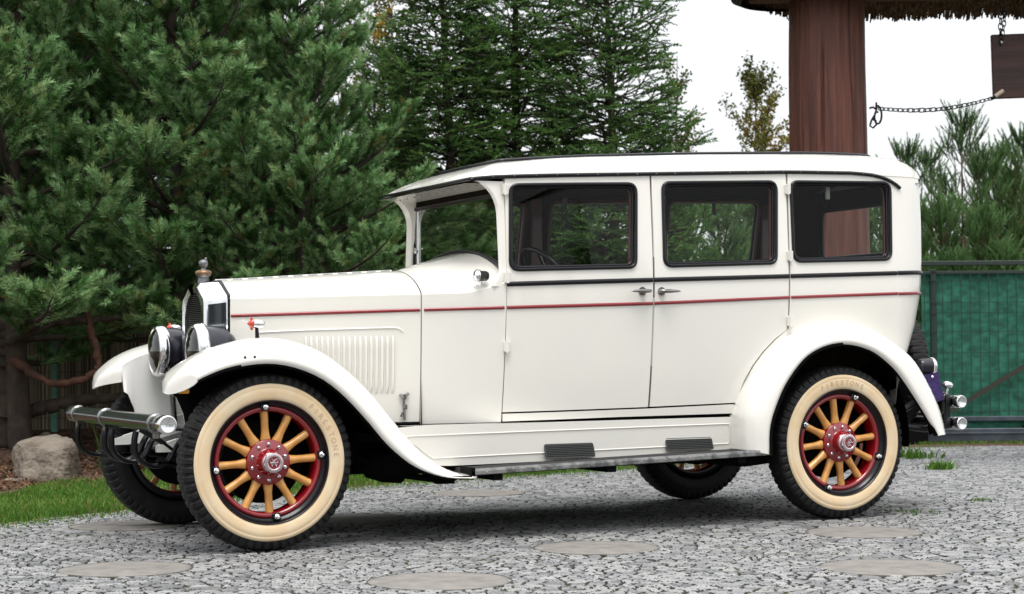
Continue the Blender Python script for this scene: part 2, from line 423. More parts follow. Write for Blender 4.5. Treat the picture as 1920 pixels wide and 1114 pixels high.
# --- roof: stacked outlines from drip line to the fabric edge
def outline(xf, xe, wf, rf, rr, n=8):
    """half outline near side, from front centre to rear centre; wf(x) half width"""
    pts = []
    for y in np.linspace(0, wf(xf+rf)-rf, 6): pts.append((xf+.05*(y/.6)**2, -y))
    w1 = wf(xf+rf)
    for k in range(1, 6):
        a = math.pi/2*k/5; pts.append((xf+.05*((w1)/.6)**2*(1-k/5)+rf*(1-math.cos(a))*1.0, -(w1-rf+rf*math.sin(a))))
    xs_ = np.linspace(xf+rf, xe-rr, 24)[1:]
    for x in xs_: pts.append((x, -wf(x)))
    w2 = wf(xe-rr)
    for k in range(1, n+1):
        a = math.pi/2*k/n; pts.append((xe-rr+rr*math.sin(a), -(w2-rr+rr*math.cos(a))))
    for y in np.linspace(w2-rr, 0, 5)[1:]: pts.append((xe, -y))
    return pts
wbase = lambda x: max(W(x), .635)*prof(zg(x))+.002
P0 = outline(1.085, 3.985, wbase, .05, .25)
P1 = outline(1.36, 3.76, lambda x: interp(x, [1.36, 1.9, 3.4, 3.76], [.38, .43, .43, .41]), .05, .12)
ztop = lambda x: interp(x, [1.29, 1.411, 1.6, 1.878, 2.532, 3.226, 3.5, 3.76], [1.872, 1.889, 1.905, 1.925, 1.963, 1.994, 2.0, 1.998])
NT = 9; rows = []
for k in range(NT+1):
    tt = k/NT; row = []
    for j, ((xa, ya), (xb, yb)) in enumerate(zip(P0, P1)):
        bl = interp(xa, [1.1, 1.5], [.25, 1.0]); ez = interp(xa, [1.1, 1.5], [.35, 1.0])
        hx = (1-bl)*tt+bl*(1-math.cos(tt*math.pi/2)); hz = (1-ez)*tt+ez*math.sin(tt*math.pi/2)
        za = zg(min(max(xa, 1.085), 3.66)); zb = ztop(xb)
        row.append(Vector((xa+(xb-xa)*hx, ya+(yb-ya)*hx, za+(zb-za)*hz)))
    rows.append(row)
n0 = len(P0)
full = [r+[Vector((p.x, -p.y, p.z)) for p in r[-2:0:-1]] for r in rows]
m = MB(); m.grid(full, 0, cv=True)
roof = m.build('roof', [PAINT], car)
m = MB(); top = rows[-1]; G = []
for p in top:
    G.append([Vector((p.x, -p.y*u if False else p.y*u, p.z+interp(p.x, [1.3, 2.2], [0, .028])*(1-u*u))) for u in np.linspace(1, -1, 11)])
m.grid(G, 0); m.build('roof_fabric', mat('roof_vinyl', (.015, .015, .016), .6, bump=(80, .2)), roof)
m = MB(); m.tube([p+Vector((0, 0, .004)) for p in full[-1]], .0125, 8, 0, closed=True); m.build('roof_trim', BLACK, roof)
# drip molding along the base: from the front edge round the visor back to the rear quarter, curling down
for side in (-1, 1):
    pts = []
    for (x, y) in P0:
        if x < 3.40: pts.append((x, side*abs(y)*1.0+side*.004, zg(max(x, 1.085))+.001))
    for x, z in ((3.47, 1.872), (3.54, 1.868), (3.60, 1.858), (3.65, 1.842), (3.69, 1.822), (3.72, 1.800)):
        pts.append((x, side*(.72*prof(z)+.006), z))
    m = MB(); m.tube(pts, .010, 8, 0); 
    for q in pts[6:-2:1]: m.lathe([(.0028, 0), (.002, .002), (0, .0025)], (q[0], q[1]+side*.0095, q[2]), (0, side, 0), 6, 1)
    m.build('drip_molding', [BLACK, DCHROME], roof)
# visor underside and headliner
m = MB()
G = [[Vector((x, u*(wbase(x)-.01), zg(x)-.012-.035*(x-1.085)/.22)) for u in np.linspace(-1, 1, 9)] for x in (1.10, 1.16, 1.22, 1.30)]
m.grid(G, 0)
for y in np.linspace(-.5, .5, 11): m.lathe([(.004, 0), (.0035, -.003), (0, -.004)], (1.2, y, zg(1.2)-.012-.035*.52), (0, 0, 1), 6, 1)
m.build('visor_lining', [PAINT, BLACK], roof)
m = MB(); m.grid([[Vector((x, u*(wbase(x)-.03), zg(x)-.03+.06*(1-u*u))) for u in np.linspace(-1, 1, 9)] for x in np.linspace(1.33, 3.93, 20)]); m.build('headliner', CLOTH, car)

# --- hood
HX = lambda y, w: .896+.07*(1-min(1, abs(y)/w)**2)     # rear edge of the hood / front edge of the cowl
zsh = smooth_table([-.016, .408, .891, 1.12, 1.2, 1.29], [1.177, 1.187, 1.197, 1.202, 1.222, 1.252], .03)
def zcr(X): return interp(X, [.02, .412, .96, 1.31], [1.276, 1.302, 1.336, 1.431])
hood = MB()
def sideP(side):
    outer = [(-.016, .60), (.2, .567), (.893, .560), (.893, .9)]+[(x, zsh(x)) for x in np.linspace(.893, -.016, 12)]
    cdt_panel(hood, outer, [], BP(side), (0, -side*.012, 0), step=.09)
for s_ in (-1, 1): sideP(s_)
us = np.linspace(-1, 1, 25)
G = []
for k in range(19):
    row = []
    for u in us:
        tX = k/18; w = None; x0 = -.016; xe = .896+.066*(1-u*u)-.003; x = x0+(xe-x0)*tX
        w = W(x); zz = zsh(x)+(zcr(x)-zsh(x))*(1-abs(u)**1.55)
        row.append(Vector((x, u*w*prof(zsh(x)), zz)))
    G.append(row)
D = [[Vector((0, 0, -.012)) for _ in r] for r in G]
shell(hood, G, D, 0, 1)
hood_o = hood.build('hood', [PAINT, INNER], car, recalc=False)
m = MB(); m.tube([(x, 0, zcr(x)+.001) for x in np.linspace(-.01, .94, 10)], .0045, 8)
for k in range(12): m.tube([(-.0+.08*k, -.004, zcr(.08*k)-.001), (.05+.08*k, -.004, zcr(.08*k+.05)-.001)], .0050, 8, 1)
m.build('hood_hinge', [PAINT, DCHROME], hood_o)
for side in (-1, 1):
    b = MB(); molding(b, side, -.014, .888, zred, .017, .007, n=16); b.build('red_molding', RED, hood_o)
    b = MB()
    for k in range(17):
        x = .762-.0262*k; zt = .992; zb = .706; rows_ = []
        for i in range(15):
            z = zt+(zb-zt)*i/14; e_ = min(1, min(i, 14-i)/2.0); e_ = math.sin(e_*math.pi/2)
            row = []
            for a, oy in ((-.010, 0), (-.0075, .35), (-.004, .85), (-.001, 1.0), (.001, .9), (.002, .0)):
                row.append(Vector((x+a, side*(W(x)*prof(z)+.0005+.013*oy*e_), z)))
            rows_.append(row)
        b.grid(rows_, 0)
        s2 = MB()
        b.grid([[Vector((x+.0022+d_, side*(W(x)*prof(z)+.0012), z)) for d_ in (0, .0045)] for z in np.linspace(zt-.02, zb+.02, 5)], 1)
    b.build('louvers', [PAINT, mat('louver_slot', (.16, .15, .13), .8) if 'louver_slot' not in MATS else MATS['louver_slot']], hood_o)
    # raised pressing line round the louvres
    b = MB(); line = cr([(.12, 1.012), (.30, 1.020), (.55, 1.027), (.74, 1.031), (.79, 1.026), (.812, 1.005)], 24)
    b.tube([BP(side, .0005)(x, z) for x, z in line], [.0045]*22+[.003, .001], 8, 0); b.build('hood_pressing', PAINT, hood_o)
    # hood latch
    b = MB(); c = BP(side, .012)
    b.tube([c(.812, .690), c(.812, .640), c(.818, .575)], .006, 8); b.tube([c(.790, .700), c(.806, .690), c(.835, .706)], .007, 8)
    b.box(c(.818, .640), (.020, .020, .024), bev=.003); b.box(c(.812, .690), (.022, .02, .026), bev=.003)
    b.tube([c(.800, .590), c(.804, .61), c(.815, .618)], .005, 6)
    b.box(BP(side, .018)(.83, .561), (.12, .035, .008), 1)
    b.build('hood_latch', [DCHROME, BLACK], hood_o, sharp=35)

# --- cowl
cowl = MB()
for side in (-1, 1):
    outer = [(.8985, .553), (1.283, .556), (1.302, zsh(1.302))]+[(x, zsh(x)) for x in np.linspace(1.285, .8985, 14)]
    cdt_panel(cowl, outer, [], BP(side), (0, -side*.012, 0))
G = []
for k in range(13):
    row = []; tX = k/12
    for u in us:
        xs0 = .8985+.066*(1-u*u); xs1 = 1.302+.012*(1-abs(u)); x = xs0+(xs1-xs0)*tX
        ex = 1.55+(3.0-1.55)*tX; zz = zsh(x)+(zcr(x)-zsh(x))*(1-abs(u)**ex)
        row.append(Vector((x, u*W(min(x, 1.3))*prof(zsh(x)), zz)))
    G.append(row)
cowl.grid(G, 0)
cowl_o = cowl.build('cowl', [PAINT, INNER], car, recalc=False)
m = MB()  # dark filler behind the hood/cowl seam and firewall
m.grid([[Vector((.90, u*W(.9)*.97, z)) for u in (-1, 1)] for z in (.5, 1.18)]); m.build('firewall', INNER, car)
for side in (-1, 1):
    b = MB(); molding(b, side, .908, 1.288, zred, .017, .007, n=10); b.build('red_molding', RED, cowl_o)
    b = MB(); c = Vector((1.168, side*(.603), 1.288)); ax = Vector((-1, side*.12, .02)).normalized()
    b.lathe([(.0, -.045), (.022, -.045), (.026, -.035), (.026, .0), (.030, .002), (.030, .012)], c, ax, 20, 0)
    b.lathe([(.030, .010), (.032, .016), (.026, .022)], c, ax, 20, 1); b.lathe([(.026, .020), (.016, .026), (0, .028)], c, ax, 16, 2)
    b.tube([c+Vector((.01, 0, -.02)), Vector((1.18, side*.585, 1.245))], .011, 8, 1)
    b.build('cowl_lamp', [BLACK, CHROME, CHROME], car)

# --- windshield and pillars
wy = .572
m = MB()
arch = [(1.312, y, 1.434-.33*y*y+.004) for y in np.linspace(-wy, wy, 25)]
m.tube(arch, .015, 8)
m.tube([(1.312, -wy, 1.33), (1.312, -wy, 1.70)], .010, 8); m.tube([(1.312, wy, 1.33), (1.312, wy, 1.70)], .010, 8)
m.tube([(1.312, -wy, 1.705), (1.312, wy, 1.705)], .011, 8)
wf = m.build('windshield_frame', BLACK, car)
m = MB(); m.tube([(1.325, wy-.035, 1.36), (1.325, wy-.035, 1.69)], .012, 8); m.tube([(1.325, -wy+.03, 1.36), (1.325, -wy+.03, 1.69)], .010, 8)
m.lathe([(0, 0), (.014, 0), (.014, .01), (0, .012)], (1.31, wy-.03, 1.47), (-1, 0, 0), 10); m.tube([(1.30, wy-.03, 1.47), (1.29, wy-.06, 1.485)], .005, 6)
m.build('windshield_bracket', CHROME, wf)
m = MB(); V = [Vector(p) for p in arch]+[Vector((1.312, wy, 1.70)), Vector((1.312, -wy, 1.70))]; m.add(V, [tuple(range(len(V)))], 0, False)
m.build('windshield_glass', GLASS, wf, recalc=False)
m = MB(); m.box((1.33, 0, 1.735), (.03, 1.14, .05)); m.build('windshield_header', CLOTH, car)  # near-black cloth colour stands for the shading under the roof edge
for side in (-1, 1):
    m = MB()
    # pillar section swept upward, flaring forward into the visor
    sec = []
    for z in list(np.linspace(1.235, 1.60, 6))+[1.64, 1.67, 1.70, 1.725, 1.745, 1.757, 1.765]:
        fl = 0 if z < 1.60 else .145*(1-math.sqrt(max(0, 1-((z-1.60)/.168)**2)))
        lo = 0 if z > 1.31 else .045*((1.31-z)/.075)**2
        xb = interp(z, [1.235, 1.79], [1.304, 1.314]); xf = 1.272-fl-lo
        yo = W(1.27)*prof(z); yi = yo-.045
        f_ = min(.010, (xb-xf)*.3)
        sec.append([Vector((xb, side*yo, z)), Vector((xf+f_, side*yo, z)), Vector((xf+f_*.25, side*(yo-.006), z)), Vector((xf, side*(yo-.018), z)), Vector((xf+.02, side*yi, z)), Vector((xb, side*yi, z))])
    m.grid(sec, 0, cv=True)
    m.build('windshield_pillar', PAINT, car, sharp=40)

# --- radiator shell
m = MB()
def rad_sec(x, w, zt, za, zb, z0):
    """octagonal outline: half width w at the bottom, top facet"""
    h = [(0, zt), (.085*w/.2, zt-.004), (.115*w/.2, zt-.022), (w-.008, za+.012), (w, za-.01), (w, zb), (w-.01, z0)]
    return [Vector((x, -a, b)) for a, b in h]+[Vector((x, a, b)) for a, b in reversed(h[1:])]
F0 = rad_sec(-.125, .188, 1.240, 1.165, 1.0, .60); F1 = rad_sec(-.113, .203, 1.262, 1.175, 1.0, .58)
F2 = rad_sec(-.060, .232, 1.267, 1.178, 1.0, .58); F3 = rad_sec(-.027, .262, 1.268, 1.180, 1.0, .58)
m.grid([F0, F1, F2, F3], 0)
# front face with arched opening
op = [Vector((-.122, -a, b)) for a, b in ((0, 1.215), (.05, 1.207), (.095, 1.185), (.13, 1.15), (.152, 1.10), (.155, 1.0), (.152, .64))]
op = op+[Vector((-.122, -p.y, p.z)) for p in reversed(op[1:])]
m.grid([F0, op], 0, smooth=False); m.grid([op, [p+Vector((.03, 0, 0)) for p in op]], 0, smooth=False)
rad = m.build('radiator_shell', CHROME, car, sharp=25)
for side in (-1, 1):
    m = MB(); m.grid([[Vector((-.108+.0+.001*0, side*(.2062), z)) for z in (.62, 1.150)], [Vector((-.060, side*(.2345), z)) for z in (.62, 1.156)], [Vector((-.034, side*(.2585), z)) for z in (.62, 1.160)]], 0); m.build('shell_reflection_sheet', SHELLSIDE, rad)  # dark sheets laid over the chrome sides as a painted reflection
m = MB(); G = []
m.grid([[Vector((-.098, y, z)) for y in (-.156, .156)] for z in (.62, 1.212)], 0)
for k in range(60): m.box((-.104, 0, .64+.0095*k), (.006, .30 if .64+.0095*k < 1.10 else .30*math.sqrt(max(.02, 1-((.64+.0095*k-1.10)/.118)**2)), .0028), 1)
for k in range(19): m.box((-.101, -.144+.016*k, .86), (.006, .002, .5), 1)
m.build('radiator_grille', [INNER, mat('grille_fins', (.08, .085, .08), .35, .8)], rad)
m = MB(); m.grid([[p+Vector((.0, 0, 0)) for p in F3], [p+Vector((.014, 0, .0)) for p in rad_sec(-.027, .268, 1.276, 1.186, 1.0, .58)]], 0, smooth=False); m.build('shell_seal', BLACK, rad)
m = MB()
m.tube([(-.112, -.088, 1.252), (-.085, -.085, 1.262), (-.045, -.092, 1.258)], .004, 6); m.tube([(-.095, -.110, 1.240), (-.085, -.095, 1.252), (-.075, -.07, 1.268), (-.06, -.06, 1.272)], .005, 6)
m.build('shell_emblem', BLACK, rad)
m = MB()
mx, mz = -.070, 1.262
m.lathe([(.030, 0), (.028, .02), (.026, .032), (.034, .036)], (mx, 0, mz), (0, 0, 1), 20, 1)
m.lathe([(.034, .036), (.040, .045), (.041, .055), (.034, .062), (.018, .066)], (mx, 0, mz), (0, 0, 1), 20, 0)
m.lathe([(.018, .064), (.012, .070), (.011, .076), (.018, .082), (.0235, .092), (.024, .102), (.019, .112), (.009, .117), (0, .118)], (mx, 0, mz), (0, 0, 1), 16, 1)
m.lathe([(0, 0), (.007, .006), (.006, .014), (0, .018)], (mx+.008, 0, mz+.112), (.4, 0, 1), 8, 1)
m.build('radiator_mascot', [BRASS, PEWT], car)

# --- fenders
def fender(name, crest, edge, side, yi, zdrop, ref, thick=.012, n=44):
    C_ = cr(crest, n); E_ = cr(edge, n); rows_ = []
    for i in range(n):
        c, e_ = C_[i], E_[i]; row = [Vector((e_[0]*.97+c[0]*.03, side*.868, e_[1]))]
        for k in range(8):
            a = math.pi/2*k/7
            q = e_+(c-e_)*math.sin(a)**1.0
            row.append(Vector((q[0], side*(.74+.14*math.cos(a)), q[1])))
        for k in range(1, 7):
            tt = k/6
            row.append(Vector((c[0], side*(.74-(.74-yi)*tt), c[1]-zdrop*tt*tt*min(1, i/9))))
        if name == 'front_fender':
            ex_, ez_ = [q[0] for q in edge], [q[1] for q in edge]; new = []
            for p in row:
                xn = max(p.x, -.462+.105*((abs(p.y)-.69)/.19)**2); wz = max(0, (abs(p.y)-.70)/.18)
                new.append(Vector((xn, p.y, p.z+(interp(xn, ex_, ez_)-interp(p.x, ex_, ez_))*min(1, wz)+.04*max(0, (.72-abs(p.y))/.22)*math.exp(-i/3))))
            row = new
        rows_.append(row)
    D = []
    for i in range(n):
        dr = []
        for j in range(len(rows_[0])):
            a = rows_[min(i+1, n-1)][j]-rows_[max(i-1, 0)][j]; b_ = rows_[i][min(j+1, 14)]-rows_[i][max(j-1, 0)]
            nn = a.cross(b_); nn = nn.normalized() if nn.length > 1e-9 else Vector((0, 0, 1))
            if nn.dot(Vector(ref)-rows_[i][j]) < 0: nn = -nn
            dr.append(nn*thick)
        D.append(dr)
    m = MB(); shell(m, rows_, D, 0, 1)
    return m.build(name, [PAINT, INNER], car), rows_
FFC = [(-0.46, 0.727), (-0.447, 0.787), (-0.405, 0.842), (-0.33, 0.9), (-0.217, 0.948), (-0.064, 0.981), (0.091, 0.976), (0.248, 0.928), (0.381, 0.843), (0.515, 0.723), (0.637, 0.581), (0.761, 0.444), (0.872, 0.364), (0.971, 0.325), (1.059, 0.318)]
FFE = [(-0.495, 0.728), (-0.457, 0.746), (-0.396, 0.771), (-0.309, 0.808), (-0.21, 0.841), (-0.059, 0.863), (0.081, 0.85), (0.223, 0.797), (0.341, 0.711), (0.46, 0.589), (0.553, 0.482), (0.661, 0.391), (0.756, 0.342), (0.866, 0.311), (0.995, 0.303)]
RFC = [(2.588, 0.389), (2.59, 0.507), (2.601, 0.593), (2.686, 0.768), (2.849, 0.933), (3.052, 1.035), (3.244, 1.058), (3.399, 1.034), (3.551, 0.964), (3.706, 0.859), (3.806, 0.73), (3.891, 0.566), (3.915, 0.435)]
RFE = [(2.7, 0.362), (2.709, 0.508), (2.764, 0.646), (2.829, 0.751), (2.925, 0.855), (3.027, 0.909), (3.141, 0.933), (3.248, 0.927), (3.359, 0.895), (3.457, 0.834), (3.541, 0.758), (3.678, 0.586), (3.784, 0.435)]
for side in (-1, 1):
    ff, rws = fender('front_fender', FFC, FFE, side, .50, .035, (.05, side*.7, .35))
    # valance from the inner edge of the fender down to the frame
    inner = [r[-1] for r in rws]; m = MB()
    val = []
    for p in inner[1:34]:
        zb = interp(p.x, [-.47, -.37, -.33, -.30, -.285, -.1, 0, .6], [.735, .730, .705, .62, .44, .41, .42, .44])
        if p.z-.004 > zb: val.append((p, zb))
    G = [[Vector((p.x, p.y*(1-.10*t_)+side*.006*math.sin(t_*3), p.z-.004+(zb-p.z)*t_)) for t_ in np.linspace(0, 1, 8)] for p, zb in val]
    shell(m, G, [[Vector((0, side*.008, 0)) for _ in r] for r in G], 0, 1)
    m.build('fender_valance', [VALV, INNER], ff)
    m = MB()
    for x, z in ((-.134, .893), (-.088, .894)): m.lathe([(0, .0), (.006, .0), (.006, .004), (0, .005)], (x, side*.872, z), (0, side, .3), 8)
    m.build('mounting_stud', BLACK, ff)
    rf, _ = fender('rear_fender', RFC, RFE, side, .66, .01, (3.2, side*.7, .35))
    m = MB()  # wheel-well liner
    G = [[Vector((3.2+.56*math.cos(a)*-1, side*y, .42+.575*math.sin(a))) for y in (.67, .55, .42)] for a in np.linspace(-.1, math.pi+.1, 20)]
    m.grid(G); G2 = [[Vector((3.2-.56*s_*math.cos(a), side*.42, .42+.575*s_*math.sin(a))) for s_ in (0.02, 1)] for a in np.linspace(-.1, math.pi+.1, 20)]; m.grid(G2)
    m.build('wheel_well', INNER, car)
    # splash apron with raised border
    m = MB()
    YA = lambda z: .676-.012*((.556-z)/.2)
    top_ = lambda x: interp(x, [.70, .767, 2.642], [.54, .552, .556]); bot_ = lambda x: interp(x, [.70, .993, 2.64], [.36, .352, .372])
    G = [[Vector((x, side*(.655+.02*(1-t_)), top_(x)+(bot_(x)-top_(x))*t_)) for t_ in np.linspace(0, 1, 6)] for x in np.linspace(.60, 2.66, 12)]
    G = [[Vector((max(p.x, interp(p.z, [.35, .56], [.84, .60])) if p.x < .95 else p.x, side*YA(p.z), p.z)) for p in r] for r in G]
    shell(m, G, [[Vector((0, -side*.01, 0))]*6 for _ in G], 0, 1)
    G = [[Vector((x, side*yy, .552+.001*k)) for k, yy in enumerate((.675, .60))] for x in (.72, 2.66)]
    m.grid(G, 0)
    ya = lambda x, z: side*(YA(z)+.001)
    border = [(.72, .503), (2.58, .520), (2.58, .415), (.88, .392)]
    bp = densify(rrect(border, .012, 3), .1)
    m.tube([(x, ya(x, z), z) for x, z in bp], .0032, 6, 0, closed=True)
    ap = m.build('splash_apron', [PAINT, INNER], car)
    # running board
    zt_ = lambda x: interp(x, [1.004, 2.665], [.342, .386])
    m = MB(); G = [[Vector((x, side*y, zt_(x))) for y in (.655, .845)] for x in (1.004, 2.70)]
    shell(m, G, [[Vector((0, 0, -.03))]*2]*2, 0, 0)
    for k in range(14): y = .665+.0125*k; m.tube([(1.01, side*y, zt_(1.01)+.001), (2.69, side*y, zt_(2.69)+.001)], .0022, 4, 0)
    rb = m.build('running_board', [RUB], car)
    m = MB()
    A = [Vector((x, side*y, zt_(x)+dz)) for x in (1.0, 2.72) for y, dz in ((.845, .004), (.862, .002), (.865, -.008), (.865, -.024), (.848, -.028))]
    m.grid([A[:5], A[5:]], 0, smooth=False); m.add(A[:5], [(0, 1, 2, 3, 4)]); m.add(A[5:], [(4, 3, 2, 1, 0)])
    for k in range(12): x = 1.08+.143*k; m.lathe([(0, .003), (.004, .002), (.005, 0)], (x, side*.865, zt_(x)-.016), (0, side, 0), 8)
    m.build('edge_trim', STEPM, rb)
    m = MB(); m.box((1.006, side*.80, .330), (.022, .13, .045)); m.build('end_bracket', INNER, rb)
    m = MB(); m.box((2.712, side*.80, .372), (.02, .12, .032)); m.build('end_bracket', INNER, rb)
    for x in (1.15, 1.78, 2.55): m = MB(); m.box((x, side*.68, zt_(x)-.045), (.05, .32, .03)); m.build('board_bracket', INNER, rb)
    for x0, x1, za in ((1.486, 1.768, .372), (2.191, 2.476, .389)):
        m = MB(); pl = rrect([(x0, za), (x1, za), (x1-.002, za+.072), (x0+.002, za+.072)], .012, 4)
        cdt_panel(m, pl, [], lambda x, z: Vector((x, side*(.695-.35*(z-.372)), z)), (0, -side*.006, 0), 0, 0)
        for k in range(7):
            z = za+.012+.0085*k; m.tube([(x0+.008, side*(.697-.35*(z-.372)), z), (x1-.008, side*(.697-.35*(z-.372)), z)], .0022, 4)
        m.build('step_plate', SCUFF, rb)
# fender marker lamp on the near front fender and its twin
for side in (-1, 1):
    m = MB(); c = Vector((-.040+.02*(side > 0), side*.74, 1.047)); ax = (1, 0, -.03)
    m.lathe([(0, .045), (.010, .043), (.0185, .03), (.021, .005), (.021, -.012), (.023, -.014)], c, ax, 16, 0)
    m.lathe([(.023, -.014), (.024, -.018), (.013, -.030), (0, -.042)], c, ax, 16, 1)
    m.box(c+Vector((-.020, side*.0, .0)), (.010, .014, .058), 1, bev=.002)
    m.tube([c+Vector((.005, 0, -.018)), c+Vector((.008, 0, -.07))], [.008, .011], 8, 2)
    m.build('marker_lamp', [CHROME, REDL, BLACK], car)

# --- headlights
for side in (-1, 1):
    c = Vector((-.185, side*.345, .925)); ax = Vector((-1, 0, 0.0))
    m = MB(); m.lathe([(0, -.185), (.035, -.180), (.075, -.155), (.105, -.115), (.118, -.07), (.121, -.02), (.122, 0)], c, ax, 36)
    h = m.build('headlight', LAMPB, car)
    m = MB(); m.lathe([(.122, -.012), (.131, -.008), (.135, .008), (.133, .030), (.124, .044), (.112, .046), (.110, .038)], c, ax, 40); m.build('headlight_rim', CHROME, h)
    m = MB(); m.lathe([(.112, .040), (.09, .052), (.06, .060), (.03, .064), (0, .065)], c, ax, 32); m.build('headlight_lens', LENS, h)
    m = MB(); m.lathe([(.111, .036), (.085, -.01), (.05, -.045), (0, -.06)], c, ax, 32); m.lathe([(0, .03), (.014, .02), (.016, 0), (.01, -.05)], c, ax, 12); m.build('reflector', DCHROME, h)
    m = MB(); m.tube([c+Vector((.03, 0, -.115)), c+Vector((.05, 0, -.2)), c+Vector((.07, side*.03, -.36))], [.02, .016, .016], 10)
    m.lathe([(.030, 0), (.024, .02), (.018, .03)], c+Vector((.04, 0, -.15)), (0, 0, 1), 16)
    m.build('lamp_bracket', DCHROME, h)
    if side < 0: m = MB(); cc = Vector((-.395, side*.78, .742)); m.box(cc, (.05, .03, .022), bev=.004); m.build('turn_lamp', AMBER, h)
m = MB(); m.tube([(-.11, -.5, .77), (-.12, -.2, .76), (-.12, .2, .76), (-.11, .5, .77)], .014, 10); m.build('headlight_bar', BLACK, car)

# --- front bumper: one fat tube with chrome ends and clamps on looped springs
m = MB(); m.tube([(-.52, y, .600) for y in (-.94, -.6, 0, .6, .88)], .039, 24)
BUMPM = mat('dark_bumper_tube', (.015, .017, .018), .22, 0, coat=.35)
bum = m.build('front_bumper', BUMPM, car)
for side in (-1, 1):
    m = MB(); o = Vector((-.52, side*(.855 if side > 0 else .935), .600)); m.lathe([(.0395, -.075), (.0415, -.072), (.0415, .040), (.039, .046), (.034, .0475), (.030, .044), (0, .043)], o, (0, side, 0), 28); m.build('end_cap', CHROME if side < 0 else BUMPM, bum)
for y in (.76, .16, -.78):
    m = MB()
    m.lathe([(.0395, -.020), (.046, -.017), (.046, .017), (.0395, .020)], (-.52, y, .6), (0, 1, 0), 24); m.box((-.52, y, .545), (.03, .03, .03), bev=.004)
    m.build('bumper_clamp', DCHROME, bum)
def loop(y, ye):
    """sprung steel loop bracket below the bumper, back to the frame horn"""
    pts = [(-.52, y, .55), (-.525, y+.01, .50), (-.515, y+.02, .44), (-.47, y+.02, .395), (-.41, y+.02, .385), (-.36, y+.01, .415), (-.335, y, .47), (-.30, y, .52), (-.25, (y+ye)/2, .545), (-.12, ye, .53)]
    out = []
    for dy, dr in ((-.017, 0), (.017, .0)):
        out.append([(x, yy+dy, z) for x, yy, z in [tuple(p) for p in cr(pts, 40)]])
    return out
for y, ye in ((.76, .46), (.16, .12), (.02, -.16), (-.42, -.42)):
    for path in loop(y, ye):
        m = MB(); m.tube(path, .011, 8); m.build('spring_loop', BLACK, bum)
for y in (.42, -.42):
    m = MB(); m.tube([tuple(p) for p in cr([(-.50, y, .56), (-.40, y, .50), (-.30, y, .43), (-.20, y, .42), (-.05, y, .47)], 16)], .013, 8); m.build('spring_arm', BLACK, bum)
for y in (.41, -.41):
    m = MB(); G = []
    for x, z, h in ((-.42, .465, .03), (-.36, .475, .05), (-.28, .49, .065), (-.18, .52, .08), (-.05, .56, .09), (.1, .58, .09)):
        G.append([Vector((x, y-.02, z-h/2)), Vector((x, y+.02, z-h/2)), Vector((x, y+.02, z+h/2)), Vector((x, y-.02, z+h/2))])
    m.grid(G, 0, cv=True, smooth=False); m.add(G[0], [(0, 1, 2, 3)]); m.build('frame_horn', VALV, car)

# --- chassis, springs, axles, engine bay darkness
m = MB()
for s_ in (-1, 1):
    m.box((1.9, s_*.42, .475), (3.9, .06, .11)); m.box((1.5, s_*.55, .50), (2.0, .2, .04))
    for k in range(5): m.tube([tuple(p) for p in cr([(-.42+.05*k, s_*.42, .41-.008*k), (0, s_*.42, .355-.009*k), (.42-.05*k, s_*.42, .41-.008*k)], 10)], .012, 6, sx=2.2)
    for k in range(5): m.tube([tuple(p) for p in cr([(2.7+.06*k, s_*.5, .43-.008*k), (3.2, s_*.5, .35-.009*k), (3.75-.06*k, s_*.5, .43-.008*k)], 10)], .012, 6, sx=2.2)
m.box((.45, 0, .60), (1.0, .62, .42)); m.box((1.6, 0, .365), (1.9, 1.2, .10)); m.box((2.75, 0, .41), (.5, .9, .10)); m.box((.5, 0, .38), (.6, .3, .18), bev=.03); m.box((2.2, 0, .50), (2.6, 1.15, .06))  # wide belly box set low, unseen, to darken the ground under the car
m.tube([(0, -.70, .41), (0, -.5, .36), (0, -.3, .30), (0, .3, .30), (0, .5, .36), (0, .70, .41)], .032, 10)
m.tube([(3.2, -.70, .41), (3.2, .70, .41)], .045, 12); m.lathe([(0, -.14), (.10, -.1), (.14, 0), (.10, .1), (0, .14)], (3.2, 0, .41), (0, 1, 0), 18)
m.tube([(.9, .1, .42), (2.2, .05, .41), (3.1, 0, .41)], .035, 10); m.tube([(.8, -.3, .36), (1.6, -.34, .33), (2.4, -.34, .34), (3.6, -.36, .36)], .028, 8)
m.tube([(.55, -.50, .40), (.75, -.55, .31), (.98, -.58, .275)], .016, 8); m.box((.98, -.58, .27), (.09, .05, .02))
m.lathe([(.0, -.1), (.07, -.09), (.08, 0), (.07, .09), (0, .1)], (.70, -.50, .35), (1, 0, -.2), 14)
m.box((.40, -.46, .50), (.30, .08, .26), bev=.01)
m.tube([(2.55, -.5, .33), (2.75, -.55, .31), (2.9, -.6, .33)], .03, 8)
m.tube([(-.1, -.62, .33), (-.1, .62, .33)], .014, 8)
m.build('chassis', INNER, car)
m = MB(); m.box((3.0, 0, .62), (1.2, .8, .12)); m.box((1.05, 0, .9), (.08, 1.0, .62)); m.build('floor_pan', INNER, car)

